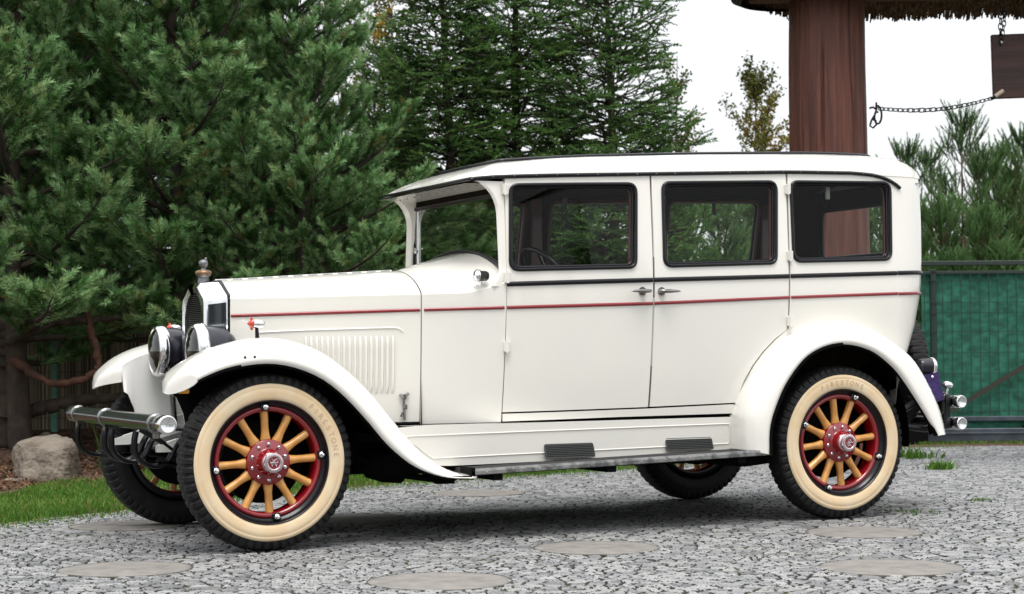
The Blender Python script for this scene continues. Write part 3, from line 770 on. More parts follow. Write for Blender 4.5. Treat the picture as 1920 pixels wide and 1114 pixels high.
# --- interior
def seat(x, parent=car):
    m = MB(); m.box((x, 0, .86), (.55, 1.20, .20), bev=.05); o = m.build('seat_cushion', CLOTH, parent, sharp=40)
    M = Matrix.Rotation(R(12), 3, 'Y'); m = MB(); m.box((x+.33, 0, 1.10), (.16, 1.20, .56), 0, M, bev=.06); m.build('seat_backrest', CLOTH, o, sharp=40)
seat(1.92); seat(3.25)
m = MB(); m.box((1.40, 0, 1.20), (.05, 1.16, .18), bev=.01); m.build('dashboard', TRIMW, car)
m = MB(); wc = Vector((1.70, -.34, 1.27)); wn_ = Vector((1, 0, .75)).normalized(); a1 = Vector((0, 1, 0)); a2 = wn_.cross(a1)
m.tube([wc+(a1*math.cos(t_)+a2*math.sin(t_))*.215 for t_ in np.linspace(0, 2*math.pi, 33)[:-1]], .013, 8, closed=True)
for k in range(4): t_ = k*math.pi/2+.4; m.tube([wc, wc+(a1*math.cos(t_)+a2*math.sin(t_))*.21], .008, 6, 1)
m.tube([wc, wc-wn_*.42], .018, 8, 1); m.lathe([(.035, 0), (.03, .015), (0, .02)], wc, wn_, 14, 1)
m.build('steering_wheel', [BLACK, DCHROME], car)
m = MB()
for s_ in (-1, 1):
    for x in (2.107, 2.951, 3.69): m.box((x, s_*.635, 1.5), (.07, .035, .62), bev=.008)
m.build('interior_pillar', TRIMW, car)
m = MB()
for s_, x in ((1, 2.28), (1, 3.30), (-1, 3.28)):
    m.box((x, s_*.60, 1.765), (.028, .012, .07), bev=.003)
m.build('coat_hook', mat('hook_plastic', (.25, .24, .22), .5), car)

# --- wheels (built about the origin, axle along Y, outer side towards -Y)
def letters(txt, r, ang0, dang, size, yy, mb, mi_=0):
    """raised letters on the tyre wall, reading clockwise when seen from outside"""
    for i, ch in enumerate(txt):
        cu = bpy.data.curves.new('letter', 'FONT'); cu.body = ch; cu.size = size; cu.extrude = .0012; cu.align_x = 'CENTER'; cu.offset = .0004
        ob = bpy.data.objects.new('letter', cu); me = bpy.data.meshes.new_from_object(ob)
        a = ang0-dang*i
        rad_ = Vector((math.cos(a), 0, math.sin(a))); tan = Vector((math.sin(a), 0, -math.cos(a)))
        V = [rad_*(r+v.co.y)+tan*v.co.x+Vector((0, -(yy+v.co.z), 0)) for v in me.vertices]
        mb.add(V, [tuple(p.vertices) for p in me.polygons], mi_, False)
        bpy.data.meshes.remove(me); bpy.data.objects.remove(ob); bpy.data.curves.remove(cu)
def make_wheel():
    n = 480
    secs = [(.280, .070, 0), (.290, .079, 0), (.318, .0855, 0), (.345, .0845, 0), (.3605, .0785, 0), (.3655, .078, 0), (.380, .076, 1), (.3955, .070, 1), (.4035, .060, 1), (.4065, .048, 1), (.4075, .030, 2), (.409, .015, 2), (.4095, 0, 2)]
    full_ = secs+[(r, -y, g) for r, y, g in reversed(secs[:-1])]
    P = []
    for r, y, g in full_:
        row = []
        for j in range(n):
            a = 2*math.pi*j/n; ph = (j % 8)
            cut = 0
            if g == 1: cut = (.010 if .375 < r < .400 else .004) if ph in (0, 1, 2) else 0
            if g == 2: cut = .003 if ((j+ (4 if y > 0 else 0)) % 8) in (0, 1) else 0
            rr = r-cut*(.6 if r < .39 else 1); yy = y*(1-.05*(cut > 0))
            row.append(Vector((math.cos(a)*rr, -yy, math.sin(a)*rr)))
        P.append(row)
    m = MB(); m.grid(P, 0, cv=True, smooth=True)
    w = m.build('wheel', [TYRE], None, sharp=28)
    m = MB(); m.lathe([(.279, .069), (.283, .0755), (.289, .0815), (.302, .0850), (.320, .0868), (.3385, .0866), (.3410, .0850), (.3435, .0862), (.353, .0842), (.3605, .0802), (.3630, .074)], (0, 0, 0), (0, -1, 0), 120)
    ww = m.build('whitewall', WWALL, w)
    m = MB(); letters('FIRESTONE', .309, R(52), R(5.9), .034, .0862, m)
    m.build('tyre_lettering', WTEXT, ww)
    m = MB()
    m.lathe([(.240, -.07), (.270, -.075), (.272, -.06), (.262, -.03), (.262, .045), (.281, .052), (.2835, .066), (.2865, .079), (.2845, .084), (.2805, .083), (.277, .070), (.272, .057), (.262, .052), (.256, .046)], (0, 0, 0), (0, -1, 0), 96)
    rim = m.build('rim', BLACK, w)
    m = MB(); m.lathe([(.232, -.03), (.232, .040), (.236, .050), (.243, .055), (.251, .055), (.258, .049), (.259, .03), (.258, -.03), (.232, -.03)], (0, 0, 0), (0, -1, 0), 96)
    m.build('felloe', RIMRED, w)
    for k in range(4):
        a = R(94+88.5*k if k else 94); a = R([94, 6, -82, 187][k])
        m = MB(); c = Vector((math.cos(a)*.2545, -.052, math.sin(a)*.2545)); M = Matrix.Rotation(-a, 3, 'Y')
        m.box(c, (.034, .020, .040), 0, M, bev=.004)
        m.lathe([(.013, 0), (.013, .010), (.0085, .013), (.0085, .022), (0, .024)], c+Vector((0, -.010, 0)), (0, -1, 0), 8, 1, smooth=False)
        m.build('rim_lug', [BLACK, CHROME], w)
    prof_ = [(.060, .020), (.085, .022), (.105, .0255), (.122, .0215), (.145, .0180), (.175, .0175), (.205, .0185), (.2335, .0195)]
    sp0 = None
    for k in range(12):
        if sp0 is None:
            m = MB(); P = []
            for r, wd in prof_: P.append([Vector((r, -.022+.021*math.sin(q) * (1 if r > .1 else 1), wd*math.cos(q))) for q in [2*math.pi*j/12 for j in range(12)]])
            m.grid(P, 0, cv=True); sp0 = m.build('spoke', WOOD, w); sp = sp0
        else:
            sp = sp0.copy(); COL.objects.link(sp); sp.parent = w
        sp.rotation_euler = (0, -R(3+30*k), 0)
    m = MB(); m.lathe([(.104, -.01), (.105, .048), (.102, .053), (.064, .054), (.058, .062), (.050, .090), (.044, .098), (0, .098)], (0, 0, 0), (0, -1, 0), 48)
    hub = m.build('hub', RIMRED, w)
    bolt0 = None
    for k in range(10):
        if bolt0 is None:
            m = MB(); m.lathe([(.0095, 0), (.009, .005), (.006, .0085), (0, .009)], (.083, -.0535, 0), (0, -1, 0), 12)
            m.box((.083, -.0622, 0), (.013, .0012, .0022), 1, Matrix.Rotation(.6, 3, 'Y')); bolt = bolt0 = m.build('hub_bolt', [CHROME, BLACK], w)
        else: bolt = bolt0.copy(); COL.objects.link(bolt); bolt.parent = w
        bolt.rotation_euler = (0, -R(18+36*k), 0)
    m = MB()
    hx = [(1.2*math.cos(R(60*k+12)), 1.2*math.sin(R(60*k+12))) for k in range(6)]
    lv = [(.030, .098), (.034, .112), (.041, .116), (.041, .128), (.036, .134), (.0315, .135), (.0305, .1325), (0, .1325)]
    m.grid([[Vector((r*c_, -h_, r*s_)) for c_, s_ in hx] for r, h_ in lv[1:5]], 0, cv=True, smooth=False)
    m.lathe([(.044, .098), (.036, .104), (.033, .114)], (0, 0, 0), (0, -1, 0), 30)
    m.lathe([(.045, .1335), (.036, .1365), (.029, .1365), (.028, .134)], (0, 0, 0), (0, -1, 0), 30); m.lathe([(.0285, .134), (0, .134)], (0, 0, 0), (0, -1, 0), 30, 1)
    for (x0, z0, x1, z1) in ((-.019, .011, -.010, -.016), (-.010, -.016, -.001, .014), (-.001, .014, .009, -.016), (.009, -.016, .018, .012), (-.012, .019, .012, -.020), (.013, .019, -.013, -.0), (-.02, .0, .02, .003)):
        m.tube([(x0, -.1355, z0), (x1, -.1355, z1)], .0022, 6, 0)
    m.build('hub_cap', [HEX, RIMRED], w)
    m = MB(); m.lathe([(0, -.03), (.19, -.03), (.195, -.045), (.195, -.10), (0, -.105)], (0, 0, 0), (0, -1, 0), 40); m.build('brake_drum', INNER, w)
    return w
TR = .7475
w0 = make_wheel(); w0.parent = car; w0.location = (0, -TR, .41)
wr = copy_tree(w0, car); wr.location = (3.2, -TR, .41); wr.rotation_euler = (0, R(-63), 0)
wf2 = copy_tree(w0, car); wf2.location = (0, TR, .41); wf2.rotation_euler = (0, 0, math.pi)
wr2 = copy_tree(w0, car); wr2.location = (3.2, TR, .41); wr2.rotation_euler = (0, R(20), math.pi)
ws = copy_tree(w0, car); ws.name = 'spare_wheel'; ws.location = (4.075, 0, .80); ws.rotation_euler = (0, 0, math.pi/2); ws.scale = (.97, .9, .97)

# --- rear: lamps, plate, bumper
m = MB(); c = Vector((3.93, -.60, .808))
m.lathe([(.0, -.05), (.035, -.048), (.043, -.03), (.044, .035)], c, (1, -.1, 0), 24, 0); m.lathe([(.044, .033), (.050, .036), (.050, .048), (.044, .055)], c, (1, -.1, 0), 24, 1)
m.lathe([(.045, .050), (.03, .058), (0, .060)], c, (1, -.1, 0), 24, 2); m.tube([c+Vector((-.02, .02, -.01)), c+Vector((-.12, .10, -.05))], .014, 8)
m.tube([c+Vector((-.09, 0, -.01)), c+Vector((-.07, 0, -.055)), c+Vector((.0, 0, -.062)), c+Vector((.04, .0, -.06))], .006, 6, 1)
m.build('tail_lamp', [LAMPB, CHROME, REDL], car)
m = MB(); M = Matrix.Rotation(R(-14), 3, 'Y')
m.box((3.975, -.62, .688), (.105, .014, .168), 0, M, bev=.004); m.box((3.975, -.629, .688), (.08, .004, .135), 0, M, bev=.001)
m.lathe([(0, .0), (.010, .0), (.009, .006), (0, .01)], (3.955, -.632, .748), (0, -1, 0), 12, 1)
m.build('lamp_cover_flap', [PURP, CHROME], car)
m = MB(); c = Vector((4.07, -.62, .700)); m.lathe([(0, .022), (.022, .018), (.034, .004), (.033, -.006), (.018, -.014), (.008, -.018), (.008, -.05)], c, (0.15, 0, 1), 20); m.build('bumper_finial', CHROME, car)
m = MB()
for z in (.605, .481): m.tube([(4.165, y, z) for y in (-.61, -.3, .3, .61)], .033, 20)
rbp = m.build('rear_bumper', BUMPM, car)
for s_ in (-1, 1):
    for z in (.605, .481):
        m = MB(); m.lathe([(.034, -.03), (.0365, -.028), (.0365, .02), (.034, .026), (.029, .026), (.027, .022), (0, .022)], (4.165, s_*.605, z), (0, s_, 0), 24); m.build('end_cap', CHROME, rbp)
for s_ in (-1, 1):
    m = MB(); m.box((4.11, s_*.54, .55), (.05, .07, .20), bev=.01); m.tube([(4.12, s_*.52, .64), (4.0, s_*.48, .62), (3.8, s_*.45, .52)], .02, 8); m.tube([(4.12, s_*.52, .47), (4.0, s_*.50, .45), (3.8, s_*.45, .48)], .02, 8)
    m.tube([(4.05, s_*.60, .66), (4.06, s_*.58, .56), (4.03, s_*.56, .48)], .016, 8); m.box((4.02, s_*.56, .53), (.07, .05, .09), bev=.01); m.build('bumper_mount', BLACK, rbp, sharp=35)

# ================================================================== SURROUNDINGS
def at(px, d, z=None, py=None):
    """ground position seen in picture column px (of 1920) at depth d metres along the view axis"""
    p = CAM+FW*d+R2*((px-960)/3466.7*d)
    if py is not None: p = p+U2*(-(py-557)/3466.7*d); return p
    p.z = 0 if z is None else z
    return p
def mesh_np(name, V, F, mats, parent=None, tint=None, midx=None, smooth=False):
    V = np.asarray(V, np.float32).reshape(-1, 3); F = np.asarray(F, np.int32); k = F.shape[1]
    me = bpy.data.meshes.new(name); me.vertices.add(len(V)); me.vertices.foreach_set('co', V.ravel())
    me.loops.add(F.size); me.loops.foreach_set('vertex_index', F.ravel()); me.polygons.add(len(F))
    me.polygons.foreach_set('loop_start', np.arange(0, F.size, k, dtype=np.int32)); me.polygons.foreach_set('loop_total', np.full(len(F), k, np.int32))
    for m_ in mats: me.materials.append(m_)
    if midx is not None: me.polygons.foreach_set('material_index', np.asarray(midx, np.int32))
    me.polygons.foreach_set('use_smooth', np.full(len(F), smooth))
    if tint is not None:
        a = me.attributes.new('tint', 'FLOAT', 'POINT'); a.data.foreach_set('value', np.asarray(tint, np.float32))
    me.update(calc_edges=True); o = bpy.data.objects.new(name, me); COL.objects.link(o)
    if parent is not None: o.parent = parent
    return o
def leafmat(name, stops, rough=.55, trans=.0):
    m = bpy.data.materials.new(name); m.use_nodes = True; nt = m.node_tree; b = nt.nodes['Principled BSDF']
    at_ = nt.nodes.new('ShaderNodeAttribute'); at_.attribute_name = 'tint'; r = nt.nodes.new('ShaderNodeValToRGB')
    el = r.color_ramp.elements
    el[0].position = stops[0][0]; el[0].color = (*stops[0][1], 1); el[1].position = stops[-1][0]; el[1].color = (*stops[-1][1], 1)
    for p, c in stops[1:-1]: e_ = el.new(p); e_.color = (*c, 1)
    nt.links.new(at_.outputs['Fac'], r.inputs[0]); nt.links.new(r.outputs[0], b.inputs['Base Color'])
    b.inputs['Roughness'].default_value = rough; b.inputs['Specular IOR Level'].default_value = .08
    if trans:
        t_ = nt.nodes.new('ShaderNodeBsdfTranslucent'); mx = nt.nodes.new('ShaderNodeMixShader'); mx.inputs[0].default_value = trans
        nt.links.new(r.outputs[0], t_.inputs[0]); nt.links.new(b.outputs[0], mx.inputs[1]); nt.links.new(t_.outputs[0], mx.inputs[2])
        nt.links.new(mx.outputs[0], nt.nodes['Material Output'].inputs[0])
    return m
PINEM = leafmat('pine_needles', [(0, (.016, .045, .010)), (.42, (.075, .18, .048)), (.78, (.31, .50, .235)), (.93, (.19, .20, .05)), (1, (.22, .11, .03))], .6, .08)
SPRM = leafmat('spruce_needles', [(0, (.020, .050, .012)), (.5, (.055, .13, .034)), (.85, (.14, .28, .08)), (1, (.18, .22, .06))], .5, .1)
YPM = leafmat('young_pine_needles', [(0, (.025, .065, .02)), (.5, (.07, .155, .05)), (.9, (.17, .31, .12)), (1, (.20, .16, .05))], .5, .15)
LEAFM = leafmat('broad_leaves', [(0, (.05, .075, .02)), (.5, (.10, .115, .03)), (.85, (.26, .20, .03)), (1, (.34, .22, .03))], .5, .3)
GRASSM = leafmat('grass_blades', [(0, (.045, .11, .015)), (.5, (.09, .20, .03)), (.85, (.15, .27, .05)), (1, (.30, .25, .10))], .5, .25)
BARK = mat('dark_bark', (.035, .026, .020), .9, bump=(18, .8, (1, 1, .25)), vary=(9, (.07, .05, .036), .4, .7), dist=.03)
BARKR = mat('reddish_bark', (.055, .022, .013), .85, bump=(16, .8, (1, 1, .3)), vary=(7, (.11, .048, .026), .4, .65), dist=.03)
TWIG = mat('twig_bark', (.10, .06, .035), .9)

# ------------------------------------------------------------------ ground
def ground_mat():
    m = bpy.data.materials.new('soil_and_turf'); m.use_nodes = True; nt = m.node_tree; b = nt.nodes['Principled BSDF']; b.inputs['Roughness'].default_value = .95
    t = nt.nodes.new('ShaderNodeTexCoord'); n = nt.nodes.new('ShaderNodeTexNoise'); n.inputs['Scale'].default_value = .6; n.inputs['Detail'].default_value = 8
    r = nt.nodes.new('ShaderNodeValToRGB'); r.color_ramp.elements[0].position = .4; r.color_ramp.elements[0].color = (.045, .06, .018, 1); r.color_ramp.elements[1].position = .6; r.color_ramp.elements[1].color = (.09, .07, .045, 1)
    nt.links.new(t.outputs['Object'], n.inputs[0]); nt.links.new(n.outputs[0], r.inputs[0]); nt.links.new(r.outputs[0], b.inputs['Base Color']); return m
m = MB(); m.add([(-400, -400, -.06), (400, -400, -.06), (400, 400, -.06), (-400, 400, -.06)], [(0, 1, 2, 3)]); tag(m.build('ground', ground_mat()), kind='structure')

def cobble_mat():
    m = bpy.data.materials.new('granite_setts'); m.use_nodes = True; nt = m.node_tree; N = nt.nodes.new; K = nt.links.new
    b = nt.nodes['Principled BSDF']; out = nt.nodes['Material Output']
    t = N('ShaderNodeTexCoord')
    nz = N('ShaderNodeTexNoise'); nz.inputs['Scale'].default_value = 1.1; nz.inputs['Detail'].default_value = 2; K(t.outputs['Object'], nz.inputs['Vector'])
    nz2 = N('ShaderNodeTexNoise'); nz2.inputs['Scale'].default_value = 22; nz2.inputs['Detail'].default_value = 2; K(t.outputs['Object'], nz2.inputs['Vector'])
    def addn(v, n_, amp):
        s = N('ShaderNodeVectorMath'); s.operation = 'SUBTRACT'; s.inputs[1].default_value = (.5, .5, .5); K(n_.outputs['Color'], s.inputs[0])
        sc_ = N('ShaderNodeVectorMath'); sc_.operation = 'SCALE'; sc_.inputs['Scale'].default_value = amp; K(s.outputs[0], sc_.inputs[0])
        a = N('ShaderNodeVectorMath'); a.operation = 'ADD'; K(v, a.inputs[0]); K(sc_.outputs[0], a.inputs[1]); return a.outputs[0]
    v = addn(addn(t.outputs['Object'], nz, .5), nz2, .045)
    fl = N('ShaderNodeVectorMath'); fl.operation = 'MULTIPLY'; fl.inputs[1].default_value = (1, 1, 0); K(v, fl.inputs[0])
    rt_ = N('ShaderNodeVectorRotate'); rt_.rotation_type = 'Z_AXIS'; rt_.inputs['Angle'].default_value = R(-22); K(fl.outputs[0], rt_.inputs['Vector'])
    def vor(feat):
        x = N('ShaderNodeTexVoronoi'); x.voronoi_dimensions = '2D'; x.feature = feat; x.inputs['Scale'].default_value = 15.8; x.inputs['Randomness'].default_value = .78; K(rt_.outputs[0], x.inputs['Vector']); return x
    ve = vor('DISTANCE_TO_EDGE'); vc = vor('F1')
    # height: rounded stone heads
    mr = N('ShaderNodeMapRange'); mr.interpolation_type = 'SMOOTHSTEP'; mr.inputs[1].default_value = .04; mr.inputs[2].default_value = .16; K(ve.outputs['Distance'], mr.inputs[0])
    jm = N('ShaderNodeMapRange'); jm.interpolation_type = 'SMOOTHSTEP'; jm.inputs[1].default_value = .09; jm.inputs[2].default_value = .16; K(ve.outputs['Distance'], jm.inputs[0])
    sepc = N('ShaderNodeSeparateColor'); K(vc.outputs['Color'], sepc.inputs[0])
    # colours
    st = N('ShaderNodeValToRGB'); E_ = st.color_ramp.elements; E_[0].color = (.13, .131, .135, 1); E_[1].color = (.33, .330, .328, 1)
    e1 = E_.new(.35); e1.color = (.215, .217, .222, 1); e1 = E_.new(.7); e1.color = (.28, .278, .275, 1); K(sepc.outputs[0], st.inputs[0])
    gr = N('ShaderNodeTexNoise'); gr.inputs['Scale'].default_value = 160; gr.inputs['Detail'].default_value = 4; K(t.outputs['Object'], gr.inputs['Vector'])
    grm = N('ShaderNodeMapRange'); grm.inputs[1].default_value = .3; grm.inputs[2].default_value = .7; grm.inputs[3].default_value = .55; grm.inputs[4].default_value = 1.35; K(gr.outputs[0], grm.inputs[0])
    mg = N('ShaderNodeMix'); mg.data_type = 'RGBA'; mg.blend_type = 'MULTIPLY'; mg.inputs['Factor'].default_value = 1; K(st.outputs[0], mg.inputs['A']); K(grm.outputs[0], mg.inputs['B'])
    ms = N('ShaderNodeTexNoise'); ms.inputs['Scale'].default_value = 1.7; ms.inputs['Detail'].default_value = 5; K(t.outputs['Object'], ms.inputs['Vector'])
    mj = N('ShaderNodeValToRGB'); mj.color_ramp.elements[0].position = .45; mj.color_ramp.elements[0].color = (.016, .014, .011, 1); mj.color_ramp.elements[1].position = .66; mj.color_ramp.elements[1].color = (.040, .046, .012, 1); K(ms.outputs[0], mj.inputs[0])
    mx = N('ShaderNodeMix'); mx.data_type = 'RGBA'; K(jm.outputs[0], mx.inputs['Factor']); K(mj.outputs[0], mx.inputs['A']); K(mg.outputs['Result'], mx.inputs['B']); K(mx.outputs['Result'], b.inputs['Base Color'])
    rg = N('ShaderNodeMapRange'); rg.inputs[3].default_value = .95; rg.inputs[4].default_value = .52; K(jm.outputs[0], rg.inputs[0]); K(rg.outputs[0], b.inputs['Roughness'])
    # displacement
    tl = N('ShaderNodeMath'); tl.operation = 'MULTIPLY_ADD'; tl.inputs[1].default_value = .25; K(sepc.outputs[1], tl.inputs[0]); K(mr.outputs[0], tl.inputs[2])
    g2 = N('ShaderNodeMath'); g2.operation = 'MULTIPLY_ADD'; g2.inputs[1].default_value = .12; K(gr.outputs[0], g2.inputs[0]); K(tl.outputs[0], g2.inputs[2])
    dp = N('ShaderNodeDisplacement'); dp.inputs['Scale'].default_value = .0105; dp.inputs['Midlevel'].default_value = 1.1; K(g2.outputs[0], dp.inputs['Height']); K(dp.outputs[0], out.inputs['Displacement'])
    m.displacement_method = 'BOTH'; return m
COB = cobble_mat()
# turf edge (world line between setts and grass), from left to right
EDGE = [(-30, -8), (-6, -.9), (-2.2, .55), (-.85, 1.17), (.4, 1.95), (1.75, 2.70), (3.0, 3.10), (4.26, 3.42), (5.6, 3.95), (6.9, 4.55), (8.0, 4.70), (9.5, 4.02), (12, 2.75), (30, -6)]
def edgeY(x): return np.interp(x, [p[0] for p in EDGE], [p[1] for p in EDGE])
h = .0105; xs = np.arange(-2.6, 9.6, h); ys = np.arange(-4.0, 4.9, h)
X, Y = np.meshgrid(xs, ys, indexing='ij'); nx, ny = X.shape
keepv = (Y <= edgeY(X)+.10+.05*np.sin(X*9)+.04*np.sin(X*23+1)) & (Y > -3.9+(-.02)*X) & ~((Y < -2.2) & (X > 5.2)) & ~((Y < -1.0) & (X > 7.4)) & ~((X < -1.9) & (Y < -2.3))
idx = -np.ones(X.shape, np.int64)
kq = keepv[:-1, :-1] & keepv[1:, :-1] & keepv[1:, 1:] & keepv[:-1, 1:]
use = np.zeros(X.shape, bool)
for a, b_ in ((slice(None, -1), slice(None, -1)), (slice(1, None), slice(None, -1)), (slice(1, None), slice(1, None)), (slice(None, -1), slice(1, None))): use[a, b_] |= kq
idx[use] = np.arange(use.sum())
V = np.stack([X[use], Y[use], np.zeros(use.sum())], 1)
i0, j0 = np.nonzero(kq)
F = np.stack([idx[i0, j0], idx[i0+1, j0], idx[i0+1, j0+1], idx[i0, j0+1]], 1)
drv = mesh_np('cobbled_driveway', V, F, [COB], smooth=True); tag(drv, kind='structure')
# the rest of the yard (behind the photographer and to the sides), a few mm lower
m = MB(); seg = [(x, float(edgeY(x))) for x in np.linspace(-28, 28, 57)]
m.add([(x, -26, -.012) for x, y in seg]+[(x, y-.02, -.012) for x, y in seg], [(i, i+1, 57+i+1, 57+i) for i in range(56)], 0, False)
tag(m.build('yard_paving', COB, recalc=False), kind='structure')

# soil bed rising behind the turf
SOIL = mat('needle_litter_soil', (.055, .030, .018), .95, bump=(35, 1, ), vary=(24, (.15, .075, .045), .42, .62), dist=.03)
def bedz(x, y):
    d = y-edgeY(x)
    return np.interp(d, [-.3, 0, 1.6, 2.2, 4.0, 8], [-.05, -.004, .01, .05, .24, .30])*np.interp(x, [-30, 3.4, 6.5, 30], [1, 1, .25, .2])
gx = np.arange(-12, 16, .09); gy = np.arange(0, 15, .09)
XX, DD = np.meshgrid(gx, gy, indexing='ij'); YY = edgeY(XX)+DD-.22
ZZ = bedz(XX, YY)+.018*np.sin(XX*5.1+YY*3)*np.cos(YY*6.3)*(DD > 2)+rng.normal(0, .007, XX.shape)*(DD > 1.9)
a_, b2 = XX.shape; I = np.arange(a_*b2).reshape(a_, b2)
F = np.stack([I[:-1, :-1].ravel(), I[1:, :-1].ravel(), I[1:, 1:].ravel(), I[:-1, 1:].ravel()], 1)
tag(mesh_np('planting_bed_soil', np.stack([XX.ravel(), YY.ravel(), ZZ.ravel()], 1), F, [SOIL], smooth=True), kind='structure')

def blades(name, pts, hgt, wid, lean, mats, tintf, parent=None, bend=.4):
    n = len(pts); a = rng.uniform(0, 2*math.pi, n); hh = hgt*rng.uniform(.5, 1.25, n); ln = lean*rng.uniform(.1, 1, n); ll = rng.uniform(0, 2*math.pi, n)
    d = np.stack([np.cos(a), np.sin(a), 0*a], 1)*(wid/2*rng.uniform(.6, 1.3, n))[:, None]; l = np.stack([np.cos(ll)*ln, np.sin(ll)*ln, 0*a], 1)*hh[:, None]
    up = np.stack([0*a, 0*a, hh], 1); b0 = pts-d; b1 = pts+d; m0 = pts+up*.55+l*.35-d*.8; m1 = pts+up*.55+l*.35+d*.8; tp = pts+up*(1-.25*ln[:, None])+l
    V = np.stack([b0, b1, m1, m0, tp], 1).reshape(-1, 3); k = np.arange(n)*5
    F = np.concatenate([np.stack([k, k+1, k+2], 1), np.stack([k, k+2, k+3], 1), np.stack([k+3, k+2, k+4], 1)])
    return mesh_np(name, V, F, mats, parent, tint=np.repeat(tintf(n), 5))
n = 150000; gx_ = rng.uniform(-3.2, 6.6, n); dd = rng.beta(1.1, 1.25, n)*2.25
lim = 1.95+.22*np.sin(gx_*2.3)+.12*np.sin(gx_*6.1+2); lim = np.where(gx_ > 4.2, np.maximum(.25, lim-(gx_-4.2)*1.0), lim)
patch = np.sin(gx_*3.7+dd*5)*np.cos(dd*7-gx_*2.1)
ok = (dd < lim) & ((dd > .14) | (rng.random(n) < .4+patch*.3)) & (rng.random(n) < .70+.38*patch)
gx_, dd = gx_[ok], dd[ok]; gy_ = edgeY(gx_)+dd-.06; pts = np.stack([gx_, gy_, bedz(gx_, gy_)], 1)
tt = np.clip(rng.normal(.46, .20, len(gx_))+.16*np.sin(gx_*4)*np.sin(gy_*5)+np.where(rng.random(len(gx_)) < .09, .5, 0), 0, 1)
tag(blades('grass', pts, .05, .0055, .8, [GRASSM], lambda k: tt), kind='stuff')
# moss and seedlings in the joints along the turf edge
n = 5000; gx_ = rng.uniform(-2.6, 8.4, n); gy_ = edgeY(gx_)-rng.exponential(.10, n); pts = np.stack([gx_, gy_, 0*gx_-.004], 1)
tag(blades('joint_weeds', pts, .022, .006, .9, [GRASSM], lambda k: np.clip(rng.normal(.6, .25, k), 0, 1)), kind='stuff')
# litter on the bed: needles and bark chips
n = 26000; gx_ = rng.uniform(-4, 4.5, n); dd = rng.uniform(1.9, 4.6, n); gy_ = edgeY(gx_)+dd; z_ = bedz(gx_, gy_)+.006
a = rng.uniform(0, 6.28, n); L_ = rng.uniform(.015, .05, n)[:, None]; w_ = rng.uniform(.002, .008, n)[:, None]
c_ = np.stack([gx_, gy_, z_], 1); u = np.stack([np.cos(a), np.sin(a), rng.uniform(-.2, .5, n)], 1)*L_; v_ = np.stack([-np.sin(a), np.cos(a), 0*a], 1)*w_
V = np.stack([c_-u-v_, c_+u-v_, c_+u+v_, c_-u+v_], 1).reshape(-1, 3)
LIT = leafmat('bark_litter', [(0, (.05, .028, .018)), (.5, (.14, .07, .04)), (1, (.26, .16, .10))], .9)
tag(mesh_np('needle_litter', V, np.arange(4*n).reshape(-1, 4), [LIT], tint=np.repeat(rng.random(n), 4)), kind='stuff')

# ------------------------------------------------------------------ round paving slabs
SLAB = mat('sandstone_slab', (.235, .215, .195), .85, bump=(70, .9), vary=(10, (.16, .15, .138), .35, .65), dist=.006)
JOINT = mat('sand_joint', (.055, .050, .038), .95, bump=(90, 1), vary=(12, (.07, .065, .05), .42, .62), dist=.01)
def slab(x, y, r, label):
    m = MB(); k = 48; prf = [(0, .0035), (r*.5, .0035), (r*.93, .003), (r*.985, .0015), (r, -.006)]
    P = [[Vector((rr*math.cos(q)*(1+.02*math.sin(3*q+x)+.008*math.sin(11*q+y*3)), rr*math.sin(q)*(1+.012*math.sin(2*q+y)), z)) for q in [2*math.pi*j/k for j in range(k)]] for rr, z in prf[1:]]
    m.grid(P, 0, cv=True); m.add(P[0], [tuple(range(k))], 0)
    m.grid([[Vector((p.x*f_, p.y*f_, z)) for p in P[-1]] for f_, z in ((.995, -.002), (1.0, .0018), (1.022, .0010), (1.028, -.006))], 1, cv=True)
    o = m.build('round_paving_slab', [SLAB, JOINT]); o.location = (x, y, 0); tag(o, label, 'paving slab', 'round slabs set among the setts')
slab(.25, -2.19, .285, 'round sandstone slab nearest the bottom edge, below the running board front end')
slab(1.38, -1.41, .29, 'round sandstone slab midway between the two near wheels, in front of the shadow')
slab(2.08, -2.69, .295, 'round sandstone slab in the right foreground below the rear wheel')
slab(2.87, -1.44, .285, 'faint round slab just right below the rear near wheel')
slab(-.25, .80, .30, 'round slab beside the far front tyre near the turf')
slab(2.29, 1.85, .29, 'reddish round slab behind the running board, close to the turf')
slab(.93, .55, .29, 'round slab under the car behind the front wheel')
slab(-.75, -1.15, .28, 'round slab in the left foreground left of the near front wheel')

# ------------------------------------------------------------------ rocks
ROCK = mat('boulder_stone', (.22, .185, .145), .85, bump=(14, 1), vary=(6, (.11, .085, .065), .38, .62), dist=.06)
from mathutils import noise as mnoise
def rock(loc, size, seed, label, rz=0):
    m = MB(); nu, nv = 30, 18; P = []; rr_ = random.Random(seed)
    planes = [(Vector((rr_.gauss(0, 1), rr_.gauss(0, 1), rr_.gauss(.2, .8))).normalized(), rr_.uniform(.60, .84)) for _ in range(11)]
    for j in range(nv+1):
        th = math.pi*j/nv; row = []
        for i in range(nu):
            ph = 2*math.pi*i/nu; d = Vector((math.sin(th)*math.cos(ph), math.sin(th)*math.sin(ph), math.cos(th))); r = 1.
            for pn, pd in planes:
                q = d.dot(pn)
                if q > .05: r = min(r, pd/q)
            r *= 1+.05*mnoise.noise(d*2.5+Vector((seed, 0, 0)))+.025*mnoise.noise(d*7+Vector((seed, 3, 0)))
            row.append(Vector((d.x*size[0]*r, d.y*size[1]*r, d.z*size[2]*r)))
        P.append(row)
    m.grid(P, 0, cv=True); o = m.build('boulder', ROCK, sharp=35); o.location = loc; o.rotation_euler = (0, 0, rz); tag(o, label, 'rock', 'boulders in the planting bed')
